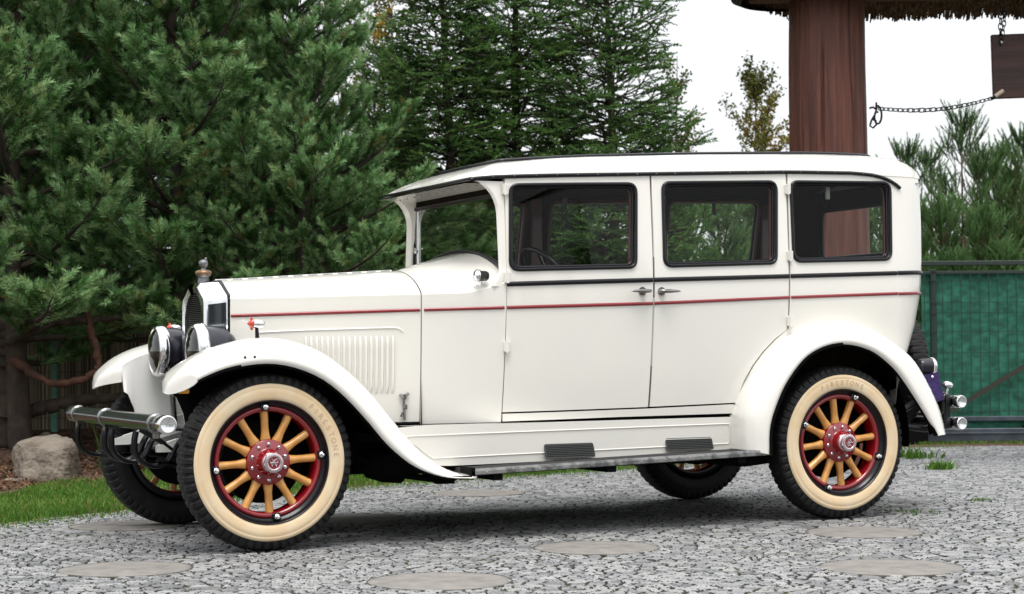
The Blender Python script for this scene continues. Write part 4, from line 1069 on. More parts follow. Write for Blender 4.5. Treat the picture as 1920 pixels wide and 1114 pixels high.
p = at(92, 12.9); rock((p.x, p.y, .10), (.32, .24, .33), 5, 'large brown-grey boulder beyond the front bumper', .3)
p = at(30, 12.6); rock((p.x, p.y, .02), (.13, .11, .07), 8, 'low reddish stone at the foot of the large boulder', 1)
p = at(85, 14.3); rock((p.x, p.y, .22), (.07, .06, .10), 3, 'small pale stone standing under the pine branches', 0)

# ------------------------------------------------------------------ conifers
def template(kind, n, L0, nl, wd, ang, seed):
    """one shoot along +z, unit = metres; returns V (k,3), F(m,3), isneedle flags"""
    r = np.random.default_rng(seed); z = r.uniform(.02, 1, n)**.9*L0; az = r.uniform(0, 2*math.pi, n); an = R(ang)*r.uniform(.65, 1.25, n)
    an = np.where(z > .85*L0, an*.6, an); ln = nl*r.uniform(.8, 1.15, n)
    d = np.stack([np.sin(an)*np.cos(az), np.sin(an)*np.sin(az), np.cos(an)], 1)
    side_ = np.stack([-np.sin(az), np.cos(az), 0*az], 1); tw = r.uniform(0, math.pi, n)[:, None]
    nrm = np.cross(d, side_); sd_ = side_*np.cos(tw)+nrm*np.sin(tw)
    b = np.stack([0*z, 0*z, z], 1); mid = b+d*ln[:, None]*.5+np.array([0, 0, .04])*ln[:, None]; tip = b+d*ln[:, None]+np.array([0, 0, .10])*ln[:, None]
    V = np.stack([b-sd_*wd*.35, b+sd_*wd*.35, mid+sd_*wd*.5, mid-sd_*wd*.5, tip], 1).reshape(-1, 3); k = np.arange(n)*5
    F = np.concatenate([np.stack([k, k+1, k+2], 1), np.stack([k, k+2, k+3], 1), np.stack([k+3, k+2, k+4], 1)])
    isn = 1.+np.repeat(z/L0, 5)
    q = np.array([[math.cos(t), math.sin(t)] for t in (0, 2.1, 4.2)])*.0028; o = len(V)
    V = np.concatenate([V, np.c_[q, np.zeros(3)], np.c_[q*.5, np.full(3, L0)]]); F = np.concatenate([F, [[o, o+1, o+4], [o, o+4, o+3], [o+1, o+2, o+5], [o+1, o+5, o+4], [o+2, o, o+3], [o+2, o+3, o+5]]])
    isn = np.concatenate([isn, np.zeros(6)]); return V, F, isn
def crown_mesh(name, S, tmpl, mats, parent):
    """S = list of (pos, dir, scale, tint)"""
    P = np.array([s[0] for s in S]); D = np.array([s[1] for s in S], float); D /= np.linalg.norm(D, axis=1)[:, None]; sc_ = np.array([s[2] for s in S]); ti = np.array([s[3] for s in S])
    ref = np.where(np.abs(D[:, 2:3]) < .9, [[0, 0, 1.]], [[1., 0, 0]]); A = np.cross(D, ref); A /= np.linalg.norm(A, axis=1)[:, None]; B = np.cross(D, A)
    tw = rng.uniform(0, 6.28, len(S)); c, s_ = np.cos(tw)[:, None], np.sin(tw)[:, None]; A, B = A*c+B*s_, B*c-A*s_
    which = rng.integers(0, len(tmpl), len(S)); VV = []; FF = []; TT = []; o = 0
    for w_ in range(len(tmpl)):
        sel = which == w_
        if not sel.any(): continue
        V, F, isn = tmpl[w_]; M = np.stack([A[sel], B[sel], D[sel]], 1)
        X_ = np.einsum('vk,skx->svx', V, M)*sc_[sel][:, None, None]+P[sel][:, None, :]
        k = sel.sum(); VV.append(X_.reshape(-1, 3)); FF.append((F[None]+(np.arange(k)*len(V))[:, None, None]+o).reshape(-1, 3)); o += k*len(V)
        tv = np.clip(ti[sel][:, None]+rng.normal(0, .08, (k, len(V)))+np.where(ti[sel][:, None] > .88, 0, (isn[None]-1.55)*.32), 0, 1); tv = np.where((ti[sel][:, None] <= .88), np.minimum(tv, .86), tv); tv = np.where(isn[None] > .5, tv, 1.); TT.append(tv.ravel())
    return mesh_np(name, np.concatenate(VV), np.concatenate(FF), mats, parent, tint=np.concatenate(TT))
def perp(d):
    d = Vector(d).normalized(); s = d.cross(Vector((0, 0, 1)))
    return s.normalized() if s.length > 1e-3 else Vector((1, 0, 0))
def conifer(name, H, z0, prof_r, dz, nl, el, sub, shoot, tmpl, nmat, bark, seed, tbase=.45, tr=.09, updroop=.3, leader=0, jitter=.3):
    r = random.Random(seed); root = empty(name); S = []; tb = MB()
    trunk = [Vector((.04*math.sin(z*1.1+seed), .04*math.cos(z*.9+seed), z)) for z in np.linspace(-.1, H, 14)]
    tb.tube(trunk, [tr*(1-.93*k/13) for k in range(14)], 10)
    def tint(b=0): return min(.88, max(0, r.gauss(tbase+b, .19))) if r.random() > .03 else r.uniform(.85, .97)
    z = z0
    while z < H-.12:
        f = (z-z0)/(H-z0); k = max(3, int(nl*(1 if f < .8 else .8)+r.random())); off = r.uniform(0, 6.28)
        for i in range(k):
            az = off+2*math.pi*i/k+r.gauss(0, .18); Lb = prof_r(f)*r.uniform(1-jitter, 1+jitter*.5)
            if Lb < .08: continue
            e0 = R(np.interp(f, [0, 1], el)+r.gauss(0, 7)); zz = z+r.uniform(-.4, .4)*dz; p = Vector((0, 0, zz)); d = Vector((math.cos(az)*math.cos(e0), math.sin(az)*math.cos(e0), math.sin(e0)))
            path = [p.copy()]; ns = max(4, int(Lb/.12)); st = Lb/ns; dirs = [d.copy()]
            for q in range(ns):
                d = (d+Vector((r.gauss(0, .05), r.gauss(0, .05), updroop*st*(q/ns)*2.0+r.gauss(0, .03)))).normalized(); p = p+d*st; path.append(p.copy()); dirs.append(d.copy())
            tb.tube(path, [max(.0035, tr*.36*(Lb/1.6)*(1-.85*q/ns)) for q in range(ns+1)], 6, caps=False)
            bs = path[-1]
            for q in range(1, ns+1):
                s = q/ns
                if s < sub['start']: continue
                for sg in (-1, 1):
                    for _rep in range(sub.get('rep', 1)):
                        if r.random() > sub['prob']: continue
                        Ls = (sub['len']*(1-s)+sub['min'])*r.uniform(.7, 1.2)*min(1, Lb/.7+.3); sd_ = perp(dirs[q]); a = R(sub['ang']+r.gauss(0, 10))
                        dd_ = (dirs[q]*math.cos(a)+sd_*sg*math.sin(a)+Vector((0, 0, sub['up']+r.gauss(0, sub.get('uz', .16))))).normalized(); pp = path[q]+(path[q-1]-path[q])*r.random()
                        n2 = max(1, int(round(Ls/sub['step']))); cur = pp.copy(); sp_ = [cur.copy()]
                        for w_ in range(n2):
                            dd_ = (dd_+Vector((r.gauss(0, .05), r.gauss(0, .05), sub['curl']*.5+r.gauss(0, .04)))).normalized(); cur = cur+dd_*(Ls/n2); sp_.append(cur.copy())
                            base = cur-dd_*(Ls/n2)*.3
                            S.append((tuple(base-dd_*.05), tuple(dd_), shoot*r.uniform(.75, 1.1), tint()))
                            for s3 in (-1, 1):
                                if r.random() < sub['tw']:
                                    s4 = perp(dd_); a3 = R(sub['ang']*.9+r.gauss(0, 12)); d3 = dd_*math.cos(a3)+s4*s3*math.sin(a3)+Vector((0, 0, sub['up']*.8+r.gauss(0, .15)))
                                    S.append((tuple(cur), tuple(d3.normalized()), shoot*r.uniform(.6, 1.0), tint(.14)))
                        if n2 > 1: tb.tube(sp_, [.005]*n2+[.002], 4, caps=False)
            for _ in range(3):
                S.append((tuple(path[-1]-dirs[-1]*.04), tuple((dirs[-1]+Vector((r.gauss(0, .25), r.gauss(0, .25), .15+r.gauss(0, .2)))).normalized()), shoot*r.uniform(.9, 1.25), tint(.25)))
        z += dz*r.uniform(.8, 1.2)
    for k in range(5): S.append(((trunk[-1].x, trunk[-1].y, H-.12*k), (r.gauss(0, .1), r.gauss(0, .1), 1), shoot*1.1, tint()))
    for k in range(leader):
        a = 6.28*k/leader; S.append(((trunk[-1].x, trunk[-1].y, H-.15), (math.cos(a)*.6, math.sin(a)*.6, 1), shoot*1.4, tint()))
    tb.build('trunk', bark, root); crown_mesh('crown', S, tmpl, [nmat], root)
    return root, len(S)
TP = [template('p', 84, .17, .058, .0048, 50, s) for s in (1, 2, 3)]
TS = [template('s', 46, .13, .021, .0052, 50, s) for s in (4, 5, 6)]
TY = [template('y', 80, .26, .046, .0042, 27, s) for s in (7, 8)]
pine_sub = dict(start=.22, prob=.9, len=.66, min=.16, ang=46, up=.28, step=.13, curl=.12, tw=.6)
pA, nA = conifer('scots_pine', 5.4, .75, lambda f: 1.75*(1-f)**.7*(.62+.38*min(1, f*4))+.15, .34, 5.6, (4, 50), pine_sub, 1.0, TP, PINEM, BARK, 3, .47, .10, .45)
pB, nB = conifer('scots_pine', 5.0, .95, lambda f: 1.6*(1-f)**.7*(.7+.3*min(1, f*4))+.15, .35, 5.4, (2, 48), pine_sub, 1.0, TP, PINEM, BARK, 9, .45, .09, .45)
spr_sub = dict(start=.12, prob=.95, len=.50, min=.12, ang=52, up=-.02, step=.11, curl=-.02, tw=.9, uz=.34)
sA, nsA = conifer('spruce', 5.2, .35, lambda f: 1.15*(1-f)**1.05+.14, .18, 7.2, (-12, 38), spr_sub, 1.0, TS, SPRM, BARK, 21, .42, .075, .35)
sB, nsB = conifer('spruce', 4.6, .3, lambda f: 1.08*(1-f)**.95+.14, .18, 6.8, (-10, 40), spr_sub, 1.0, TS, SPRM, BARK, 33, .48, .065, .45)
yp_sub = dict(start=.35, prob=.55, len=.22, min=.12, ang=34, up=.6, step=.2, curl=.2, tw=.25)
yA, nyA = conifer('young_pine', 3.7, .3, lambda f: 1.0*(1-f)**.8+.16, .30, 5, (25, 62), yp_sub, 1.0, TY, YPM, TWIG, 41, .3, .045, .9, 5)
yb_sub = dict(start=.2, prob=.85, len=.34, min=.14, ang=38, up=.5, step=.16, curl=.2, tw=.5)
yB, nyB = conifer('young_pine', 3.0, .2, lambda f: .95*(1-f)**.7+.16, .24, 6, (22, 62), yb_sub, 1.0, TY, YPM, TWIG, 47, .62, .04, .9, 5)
print('shoots', nA, nB, nsA, nsB, nyA, nyB)
def put(o, src, px, d, rz, s, label, cat, group, z=0., sink=0.):
    t = src if src is not None and not src.get('used') else copy_tree(src)
    src['used'] = 1
    if 'used' in t: del t['used']
    src['used'] = 1
    p = at(px, d); t.location = (p.x, p.y, float(bedz(p.x, p.y))-.03-sink); t.rotation_euler = (0, 0, rz); t.scale = (s, s, s)
    tag(t, label, cat, group); return t
used_roots = []
G1, G2, G3 = 'pines on the left behind the turf', 'spruces behind the sedan', 'young pines beyond the green gate'
put(0, pA, 30, 14.1, .4, 1.0, 'large bushy pine at the left edge with long blue-green needles', 'pine tree', G1)
put(0, pB, 330, 14.5, 1.3, 1.0, 'bushy pine directly behind the radiator and headlights', 'pine tree', G1)
put(0, pA, 560, 14.4, 2.9, .76, 'pine reaching over the hood, right of the other two pines', 'pine tree', G1)
put(0, pB, 175, 16.6, 4.1, 1.05, 'dark pine standing back between the two left pines', 'pine tree', G1)
put(0, pA, -230, 15.2, 5.0, 1.0, 'pine mostly outside the left edge of the picture', 'pine tree', G1)
put(0, pA, 445, 17.2, 3.6, .80, 'dark pine filling in behind the middle and right pines', 'pine tree', G1)
put(0, pB, -10, 17.5, 2.2, .95, 'dark pine standing far back behind the leftmost pine', 'pine tree', G1)
put(0, pA, -560, 15.5, .9, 1.0, 'unseen pine added well outside the left edge for the windshield reflection, nearer one', 'pine tree', G1)  # this pine and the next are added unseen to darken the windshield reflection
put(0, pB, -900, 16.5, 2.9, 1.1, 'unseen pine added well outside the left edge for the windshield reflection, farther one', 'pine tree', G1)
put(0, sA, 975, 16.8, .3, 1.06, 'tall spruce in the middle of the row above the front door', 'spruce', G2)
put(0, sB, 1143, 16.4, 1.1, 1.14, 'open-branched spruce at the right end, its trunk bare near the top', 'spruce', G2)
put(0, sA, 838, 16.4, 2.2, 1.0, 'spruce above the windshield, left one of the tall spruces', 'spruce', G2)
put(0, sB, 720, 18.6, 3.0, .84, 'shaded spruce between the pines and the spruce row', 'spruce', G2)
put(0, sB, 1055, 18.4, 4.4, .62, 'shorter spruce filling the gap between the two right spruces', 'spruce', G2)
put(0, sA, 885, 19.8, 5.4, .60, 'shorter spruce behind the gap above the visor', 'spruce', G2)
put(0, sB, 1228, 17.8, 2.4, .66, 'low spruce at the right foot of the spruce row', 'spruce', G2)
put(0, sB, 905, 18.6, 1.2, .62, 'shorter dark spruce in the gap between the left and middle tall spruces', 'spruce', G2)
put(0, sA, 770, 17.6, 5.9, .64, 'shaded spruce just left of the visor, behind the pine tips', 'spruce', G2)
put(0, sA, 1100, 20.5, .4, .58, 'low spruce far back beside the right spruce trunk', 'spruce', G2)
put(0, sA, 560, 19.5, 1.9, .70, 'dark spruce seen through gaps behind the right pine', 'spruce', G2)
put(0, sB, 420, 18.8, 3.9, .95, 'dark spruce deep behind the middle pine', 'spruce', G2)
put(0, sA, 60, 19.0, 4.9, 1.0, 'dark spruce deep behind the left pine', 'spruce', G2)
put(0, sB, 1330, 18.6, .9, .42, 'small spruce hidden low behind the rear door glass', 'spruce', G2)
for i, (px, d, rz, s, src, lb) in enumerate([
    (1812, 20.2, .5, .90, yA, 'tallest young pine with a long leader just right of the chain middle'),
    (1866, 21.0, 1.9, 1.00, yB, 'young pine below the left edge of the hanging board'),
    (1925, 20.4, 3.1, .86, yA, 'young pine at the right edge of the picture'),
    (1700, 20.6, 4.2, .82, yA, 'young pine rising right of the roof corner of the sedan'),
    (1655, 21.8, 5.3, .93, yB, 'young pine right beside the thick wooden post'),
    (1765, 19.3, 2.6, .78, yB, 'light green young pine close behind the gate'),
    (1845, 19.2, .9, .74, yB, 'light green bushy young pine at the gate, below the tallest leader'),
    (1745, 22.5, 3.7, .85, yA, 'darker young pine further back above the gate corner'),
    (1905, 22.6, 5.9, .95, yB, 'darker young pine further back near the right edge'),
    (1590, 20.5, 1.2, .70, yA, 'young pine behind the rear quarter glass'),
    (1795, 19.0, 3.3, .60, yB, 'low bright green pine filling the middle right behind the gate'),
    (1885, 19.0, 4.4, .62, yB, 'low bright green pine at the right behind the gate'),
    (1735, 19.0, 5.5, .58, yB, 'low bright green pine just right of the sedan body above the gate corner'),
    (1285, 19.2, 3.3, .80, yB, 'bushy young pine seen through the left half of the rear door glass'),
    (1352, 19.6, 1.3, .80, yB, 'bushy young pine seen through the right half of the rear door glass'),
    (1405, 20.4, 5.3, .82, yB, 'bushy young pine at the foot of the yellowing slender tree'),
    (1500, 21.5, 2.2, .62, yB, 'young pine hidden behind the post base')]):
    put(0, src, px, d, rz, s, lb, 'pine tree', G3)
for i, (x, y, rz, s_, src) in enumerate([(-9, -26, 0, 1.5, sA), (-5.5, -27, 1, 1.7, sB), (-2, -26, 2, 1.45, sA), (1.5, -27.5, 3, 1.6, pA), (5.2, -26.5, 4, 1.6, sB), (-13, -22, 5, 1.5, pB), (9, -26, .6, 1.6, sA), (13, -24, 1.7, 1.6, sB), (-17, -15, 2.5, 1.5, sA), (-18, -9, 3.3, 1.4, sB)]):  # unseen trees placed behind the camera for dark reflections in chrome and glass
    t = copy_tree(src); t.location = (x, y, 0); t.rotation_euler = (0, 0, rz); t.scale = (s_,)*3; tag(t, 'unseen tall conifer added across the yard to darken reflections in the glass', src['category'], 'unseen conifers added across the yard for reflections')
for o in (pA, pB, sA, sB, yA, yB):
    if 'used' in o: del o['used']

# ------------------------------------------------------------------ slender broadleaf trees
def broadleaf(H, rad, nleaf, seed, yellow, label, px, d, lsz=.035):
    r = random.Random(seed); root = empty('birch_tree'); tb = MB(); tips = []
    tb.tube([Vector((.03*math.sin(z*2), .03*math.cos(z*1.7), z)) for z in np.linspace(-.1, H, 12)], [.035*(1-.9*k/11) for k in range(12)], 7)
    for k in range(46):
        z = r.uniform(.15, .97)*H; f = z/H; az = r.uniform(0, 6.28); Lb = rad*(1-f)**.6*r.uniform(.6, 1.15)+.12; el = R(r.uniform(45, 68)); d0 = Vector((math.cos(az)*math.cos(el), math.sin(az)*math.cos(el), math.sin(el)))
        p = Vector((0, 0, z)); path = [p.copy()]
        for q in range(7): d0 = (d0+Vector((r.gauss(0, .12), r.gauss(0, .12), .06))).normalized(); p = p+d0*Lb*.22; path.append(p.copy())
        tb.tube(path, [.008*(1-.8*q/7) for q in range(8)], 4, caps=False)
        for q in range(1, 8):
            tips.append(path[q])
            for _ in range(2):
                d1 = (d0+Vector((r.gauss(0, .5), r.gauss(0, .5), r.gauss(0, .4)))).normalized(); e_ = path[q]+d1*r.uniform(.08, .22)*Lb; tb.tube([path[q], e_], .0025, 3, caps=False); tips.append(e_); tips.append((path[q]+e_)/2)
    T = np.array([tuple(t_) for t_ in tips]); c = T[rng.integers(0, len(T), nleaf)]+rng.normal(0, .035, (nleaf, 3))
    n_ = rng.normal(0, 1, (nleaf, 3)); n_ /= np.linalg.norm(n_, axis=1)[:, None]; a = np.cross(n_, rng.normal(0, 1, (nleaf, 3))); a /= np.linalg.norm(a, axis=1)[:, None]; b = np.cross(n_, a)
    s_ = lsz*rng.uniform(.6, 1.2, nleaf)[:, None]; V = np.stack([c-a*s_*.7, c+b*s_*.42, c+a*s_*.75, c-b*s_*.42], 1).reshape(-1, 3)
    tb.build('trunk', TWIG, root); cl = mnoise_vec(c)
    mesh_np('crown', V, np.arange(4*nleaf).reshape(-1, 4), [LEAFM], root, tint=np.repeat(np.clip(yellow+cl*.5+rng.normal(0, .12, nleaf), 0, 1), 4))
    p = at(px, d); root.location = (p.x, p.y, 0); tag(root, label, 'birch tree', 'slender leafy trees against the sky')
def mnoise_vec(c): return np.sin(c[:, 0]*4+1)*np.cos(c[:, 1]*4)*np.sin(c[:, 2]*2.3)
broadleaf(4.2, .80, 9000, 2, .46, 'slender pale tree with yellowing leaves alone against the sky, left of the post', 1420, 22)
broadleaf(4.1, .45, 2300, 5, .22, 'thin dark leafy tree at the right edge of the spruce row', 1272, 20)
broadleaf(6.2, 1.3, 7000, 7, .62, 'yellowish leafy tree showing between the pine and the spruces', 640, 23, .045)
broadleaf(3.0, .5, 3000, 11, .35, 'low thin leafy tree just left of the wooden post', 1478, 23)
broadleaf(6.3, 1.1, 6000, 13, .55, 'leafy tree behind the upper left of the spruce row', 740, 24, .045)

# ------------------------------------------------------------------ reed fence with green posts
REED = leafmat('dry_reed', [(0, (.10, .085, .06)), (.5, (.24, .205, .15)), (1, (.42, .37, .27))], .9)
FA, FB = at(-420, 16.0), at(720, 16.4); FA.z = FB.z = 0
def fence():
    root = empty('reed_fence'); dv = (FB-FA); Ln = dv.length; dv.normalize(); n = int(Ln/.011); s = np.arange(n)*.011+rng.uniform(-.003, .003, n)
    nrm = Vector((dv.y, -dv.x, 0)); off = rng.uniform(-.008, .008, n); lx = rng.normal(0, .008, n); top = 1.75+rng.uniform(-.05, .05, n)
    base = np.array([FA.x, FA.y, .05])[None]+np.outer(s, np.array(dv))+np.outer(off, np.array(nrm)); w_ = np.array(dv)[None]*.0058; t_ = np.array(nrm)[None]*.004
    up = np.stack([dv.x*lx, dv.y*lx, top], 1); V = np.stack([base-w_, base+t_, base+w_, base-w_+up, base+t_+up, base+w_+up], 1).reshape(-1, 3); k = np.arange(n)*6
    F = np.concatenate([np.stack([k, k+1, k+4, k+3], 1), np.stack([k+1, k+2, k+5, k+4], 1)])
    mesh_np('reed_panel', V, F, [REED], root, tint=np.repeat(np.clip(rng.normal(.45, .25, n), 0, 1), 6))
    m = MB()
    for z in (.35, .75, 1.15, 1.55):
        m.tube([FA+nrm*.014+Vector((0, 0, z)), FB+nrm*.014+Vector((0, 0, z+.01))], .0025, 4)
    m.build('binding_wire', mat('rusty_wire', (.06, .04, .03), .7, .5), root)
    m = MB(); m.box((FA+FB)/2-nrm*.03+Vector((0, 0, .85)), (Ln, .004, 1.6), 0, Matrix.Rotation(math.atan2(dv.y, dv.x), 3, 'Z')); m.build('backing_cloth', mat('backing_cloth', (.04, .035, .025), .9), root)
    tag(root, 'weathered brown reed screen fence in the shade behind the pines', 'fence')
    for i, (px, lb) in enumerate(((102, 'pale green metal fence post seen against the reed screen, in the gap below the branches'), (520, 'green metal fence post of the reed screen, behind the hood'), (-300, 'green metal fence post of the reed screen, left of the picture'))):
        q = at(px, 15.6); m = MB(); m.box((0, 0, .8), (.055, .055, 1.7), 0, bev=.006); m.box((0, 0, 1.655), (.06, .06, .012), 0, bev=.003); o = m.build('fence_post', mat('green_post', (.09, .26, .18), .5, vary=(6, (.05, .15, .10), .45, .65)) if 'green_post' not in MATS else MATS['green_post']); o.location = (q.x, q.y, .0); o.rotation_euler = (0, 0, math.atan2(dv.y, dv.x)); tag(o, lb, 'fence post', 'green posts of the reed fence')
fence()
# bare reddish lower limbs of the pines, with a fallen bough
def bough(pts, rads, mt, label):
    m = MB(); nz_ = random.Random(len(label)); m.tube([tuple(Vector(p)+Vector((nz_.gauss(0, .006), nz_.gauss(0, .006), nz_.gauss(0, .006)))) for p in cr(pts, 44)], [float(x)*nz_.uniform(.8, 1.18) for x in np.interp(np.linspace(0, 1, 44), np.linspace(0, 1, len(rads)), rads)], 9); o = m.build('bare_branch', mt); tag(o, label, 'branch', 'bare low branches under the pines')
def AP(px, py, d): p = at(px, d, py=py); return (p.x, p.y, p.z)
bough([AP(20, 640, 14.0), AP(70, 612, 13.9), AP(130, 603, 13.8), AP(210, 597, 13.9), AP(290, 588, 14.1)], [.05, .035, .03, .026, .015], BARK, 'thick dark horizontal branch crossing in front of the reed screen')
bough([AP(163, 560, 13.9), AP(168, 610, 13.8), AP(180, 655, 13.7), AP(184, 690, 13.7), AP(150, 712, 13.7), AP(95, 718, 13.8), AP(50, 694, 13.9), AP(5, 665, 14.1)], [.03, .028, .027, .026, .028, .030, .034, .04], BARKR, 'reddish hooked branch curving down in front of the green fence post')
bough([AP(0, 800, 14.2), AP(60, 770, 14.2), AP(150, 752, 14.3), AP(260, 742, 14.5)], [.06, .055, .045, .03], BARK, 'dark leaning log low under the pines')
bough([AP(10, 560, 14.1), AP(22, 640, 14.1), AP(12, 720, 14.1), AP(5, 830, 14.1)], [.10, .11, .12, .14], BARK, 'thick dark trunk-like limb at the left edge reaching the soil')
# low plants under the pines
def tuft(name, px, py_d, n, hgt, wid, lean, label, cat, spread=.07, tb=.5, z=None, group=None, mt=None):
    p = at(px, py_d); pts = np.stack([rng.normal(0, spread, n), rng.normal(0, spread, n), np.zeros(n)], 1)
    o = blades(name, pts, hgt, wid, lean, [mt or GRASSM], lambda k: np.clip(rng.normal(tb, .15, k), 0, 1)); o.location = (p.x, p.y, float(bedz(p.x, p.y)) if z is None else z); tag(o, label, cat, group)
tuft('grass_tuft', 235, 13.4, 240, .42, .012, .5, 'tall spiky tuft of leaves seen through the far front fender opening', 'plant', .07, .35)
tuft('weed_tuft', 1757, 13.87, 150, .075, .012, 1.1, 'bright green weed tuft growing alone in the setts right of the rear wheel', 'weed', .045, .55, .0)
tuft('weed_tuft', 1708, 15.3, 90, .085, .02, .8, 'leafy weed beside the rear tyre, near the end of the gate beam', 'weed', .08, .6, .0)
tuft('weed_tuft', 1835, 11.05, 60, .02, .007, 1.2, 'flat small weed in the joints at the lower right', 'weed', .045, .5, .0)
tuft('weed_tuft', 1712, 10.25, 50, .02, .007, 1.2, 'flat moss patch beside the faint slab at the lower right', 'weed', .08, .5, .0)

# ------------------------------------------------------------------ thick wooden post, thatch roof, board, chains
POSTM = mat('stained_timber', (.135, .042, .024), .6, bump=(18, 1, (1, 1, .08)), vary=(16, (.065, .019, .012), .34, .66, (1.6, 1.6, .10)), dist=.03)
pp = at(1558, 14.25)
m = MB(); P = []
for k in range(90):
    z = -.1+4.0*k/89; rr = interp(z, [0, 2.2, 3.6, 4], [.315, .300, .286, .284])
    row = []
    for j in range(220):
        q = 2*math.pi*j/220; r_ = rr+.006*math.sin(3*q+.5*z)+.004*math.sin(7*q+z*.8)+.010*mnoise.noise(Vector((math.cos(q)*2, math.sin(q)*2, z*.9)))+.004*mnoise.noise(Vector((math.cos(q)*14, math.sin(q)*14, z*1.2)))
        for qc, amp, z0_, z1_ in ((3.92, .03, 0, 3.4), (4.75, .028, 1.0, 4), (4.42, .016, 1.8, 2.9), (5.2, .02, 2.2, 4), (3.5, .02, 1, 3)):
            dq = abs(q-qc-.04*math.sin(z*1.7+qc)-.015*math.sin(z*7+qc*3)); r_ -= amp*max(0, 1-dq/.045)*min(1, max(0, z-z0_)*3)*min(1, max(0, z1_-z)*3)
        row.append(Vector((r_*math.cos(q), r_*math.sin(q), z)))
    P.append(row)
m.grid(P, 0, cv=True); post = m.build('timber_post', POSTM); post.location = (pp.x, pp.y, 0); tag(post, 'massive red-brown round timber post rising behind the rear of the sedan', 'post')
THM = leafmat('thatch_straw', [(0, (.035, .022, .012)), (.5, (.09, .058, .030)), (1, (.19, .13, .07))], .9)
def thatch():
    root = empty('thatched_roof'); g = Vector((RT.x, RT.y, 0)).normalized(); g = (g+Vector((-FW.x, -FW.y, 0)).normalized()*.06).normalized(); nrm = Vector((-g.y, g.x, 0))   # nrm points away
    root.location = (pp.x, pp.y, 0); root.rotation_euler = (0, 0, math.atan2(g.y, g.x))
    x0, x1, hw, ze = -.76, 6.5, .52, 3.50
    def outl(inset_, n=10):
        pts = []; rr = .42
        for (cx_, cy_, a0) in ((x0+rr, -hw+rr, math.pi), (x1-rr, -hw+rr, 1.5*math.pi), (x1-rr, hw-rr, 0), (x0+rr, hw-rr, .5*math.pi)):
            for k in range(n+1):
                a = a0+math.pi/2*k/n; pts.append((cx_+(rr-inset_)*math.cos(a), cy_+(rr-inset_)*math.sin(a)))
        return pts
    # boarded core under the straw, rising from a ragged eave to the ridge
    m = MB(); rows_ = []
    for ins, z in ((.10, ze+.10), (.03, ze+.13), (.0, ze+.20), (.06, ze+.34), (.20, ze+.52), (.38, ze+.72)):
        o_ = outl(min(ins, .40)); rows_.append([Vector((x, y*(1 if ins < .38 else .25), z)) for x, y in densify_closed(o_, .15)] if False else [Vector((x, y, z)) for x, y in o_])
    m.grid(rows_, 0, cv=True); m.add(rows_[-1], [tuple(range(len(rows_[-1])))], 0)
    m.build('thatch_core', mat('thatch_core', (.05, .033, .018), .95, bump=(25, 1, (1, 1, 1)), dist=.04), root)
    # straw bundles hanging at the eave, long stalks
    o_ = outl(0); per = []; 
    for i in range(len(o_)):
        a, b = Vector(o_[i]), Vector(o_[(i+1) % len(o_)]); k = max(1, int((b-a).length/.0035))
        t_ = np.arange(k)/k; tn = (b-a).normalized() if (b-a).length > 1e-6 else Vector((1, 0)); per.append(np.c_[a.x+(b.x-a.x)*t_, a.y+(b.y-a.y)*t_, np.full(k, tn.y), np.full(k, -tn.x)])
    per = np.concatenate(per); rep = 5; per = np.repeat(per, rep, 0); n = len(per); ins = rng.uniform(0, .30, n)
    px_, py_, nx_, ny_ = per.T; zb = ze+.03+ins*.42+rng.normal(0, .005, n)+.012*np.sin(px_*9)*np.sin(px_*23)+.20*np.clip((x0+.75-px_)/.75, 0, 1)**1.6; xo = px_-nx_*ins+rng.normal(0, .006, n); yo = py_-ny_*ins
    b = np.stack([xo+nx_*.02, yo+ny_*.02, zb], 1); t = np.stack([xo-nx_*.16+rng.normal(0, .02, n), yo-ny_*.16, zb+.26], 1); w_ = np.stack([-ny_, nx_, 0*nx_], 1)*.005
    V = np.stack([b-w_, b+w_, t+w_, t-w_], 1).reshape(-1, 3); mesh_np('straw_fringe', V, np.arange(4*n).reshape(-1, 4), [THM], root, tint=np.repeat(np.clip(rng.normal(.45, .25, n), 0, 1), 4))
    m = MB()
    m.box((2.9, 0, ze+.19), (7.0, .16, .18), bev=.01); m.box((2.9, -.30, ze+.24), (7.0, .10, .07), bev=.008); m.box((2.9, .30, ze+.24), (7.0, .10, .07), bev=.008)
    m.build('roof_beam', POSTM, root)
    m = MB()
    for k in range(12): m.box((-.5+.6*k, 0, ze+.27), (.07, .9, .06), bev=.006)
    m.build('rafter', POSTM, root)
    tag(root, 'dark thatched gateway roof on the wooden post, straw eave ragged', 'thatched roof'); return root, g
troof, gdir = thatch()
def chain(name, pts, label, n, lw=.05, parent=None):
    P = cr(pts, n); m = MB()
    for i in range(n-1):
        a, b = Vector(P[i]), Vector(P[i+1]); d = (b-a); L_ = d.length*1.32; d.normalize(); s_ = d.cross(Vector((0, 0, 1))) if abs(d.z) < .9 else d.cross(Vector((1, 0, 0)))
        s_.normalize(); u = s_.cross(d); w_ = (s_*.8+u*.6) if i % 2 else (u*.9-s_*.4); w_.normalize(); c = (a+b)/2; hw_ = L_*.30
        loop_ = []
        for q in range(12):
            t_ = 2*math.pi*q/12; loop_.append(c+d*(L_/2-hw_)*(1 if math.cos(t_) > 0 else -1)+d*hw_*math.cos(t_)+w_*hw_*math.sin(t_))
        m.tube(loop_, L_*.085, 5, closed=True)
    o = m.build(name, mat('black_iron', (.02, .02, .021), .45, .7) if 'black_iron' not in MATS else MATS['black_iron']); tag(o, label, 'chain'); return o
D0 = 14.0
chain('chain', [AP(1648, 204, D0), AP(1700, 207, D0), AP(1760, 205, D0), AP(1815, 196, D0), AP(1862, 184, D0)], 'black iron chain sagging sideways from the post hook to the board corner', 24)
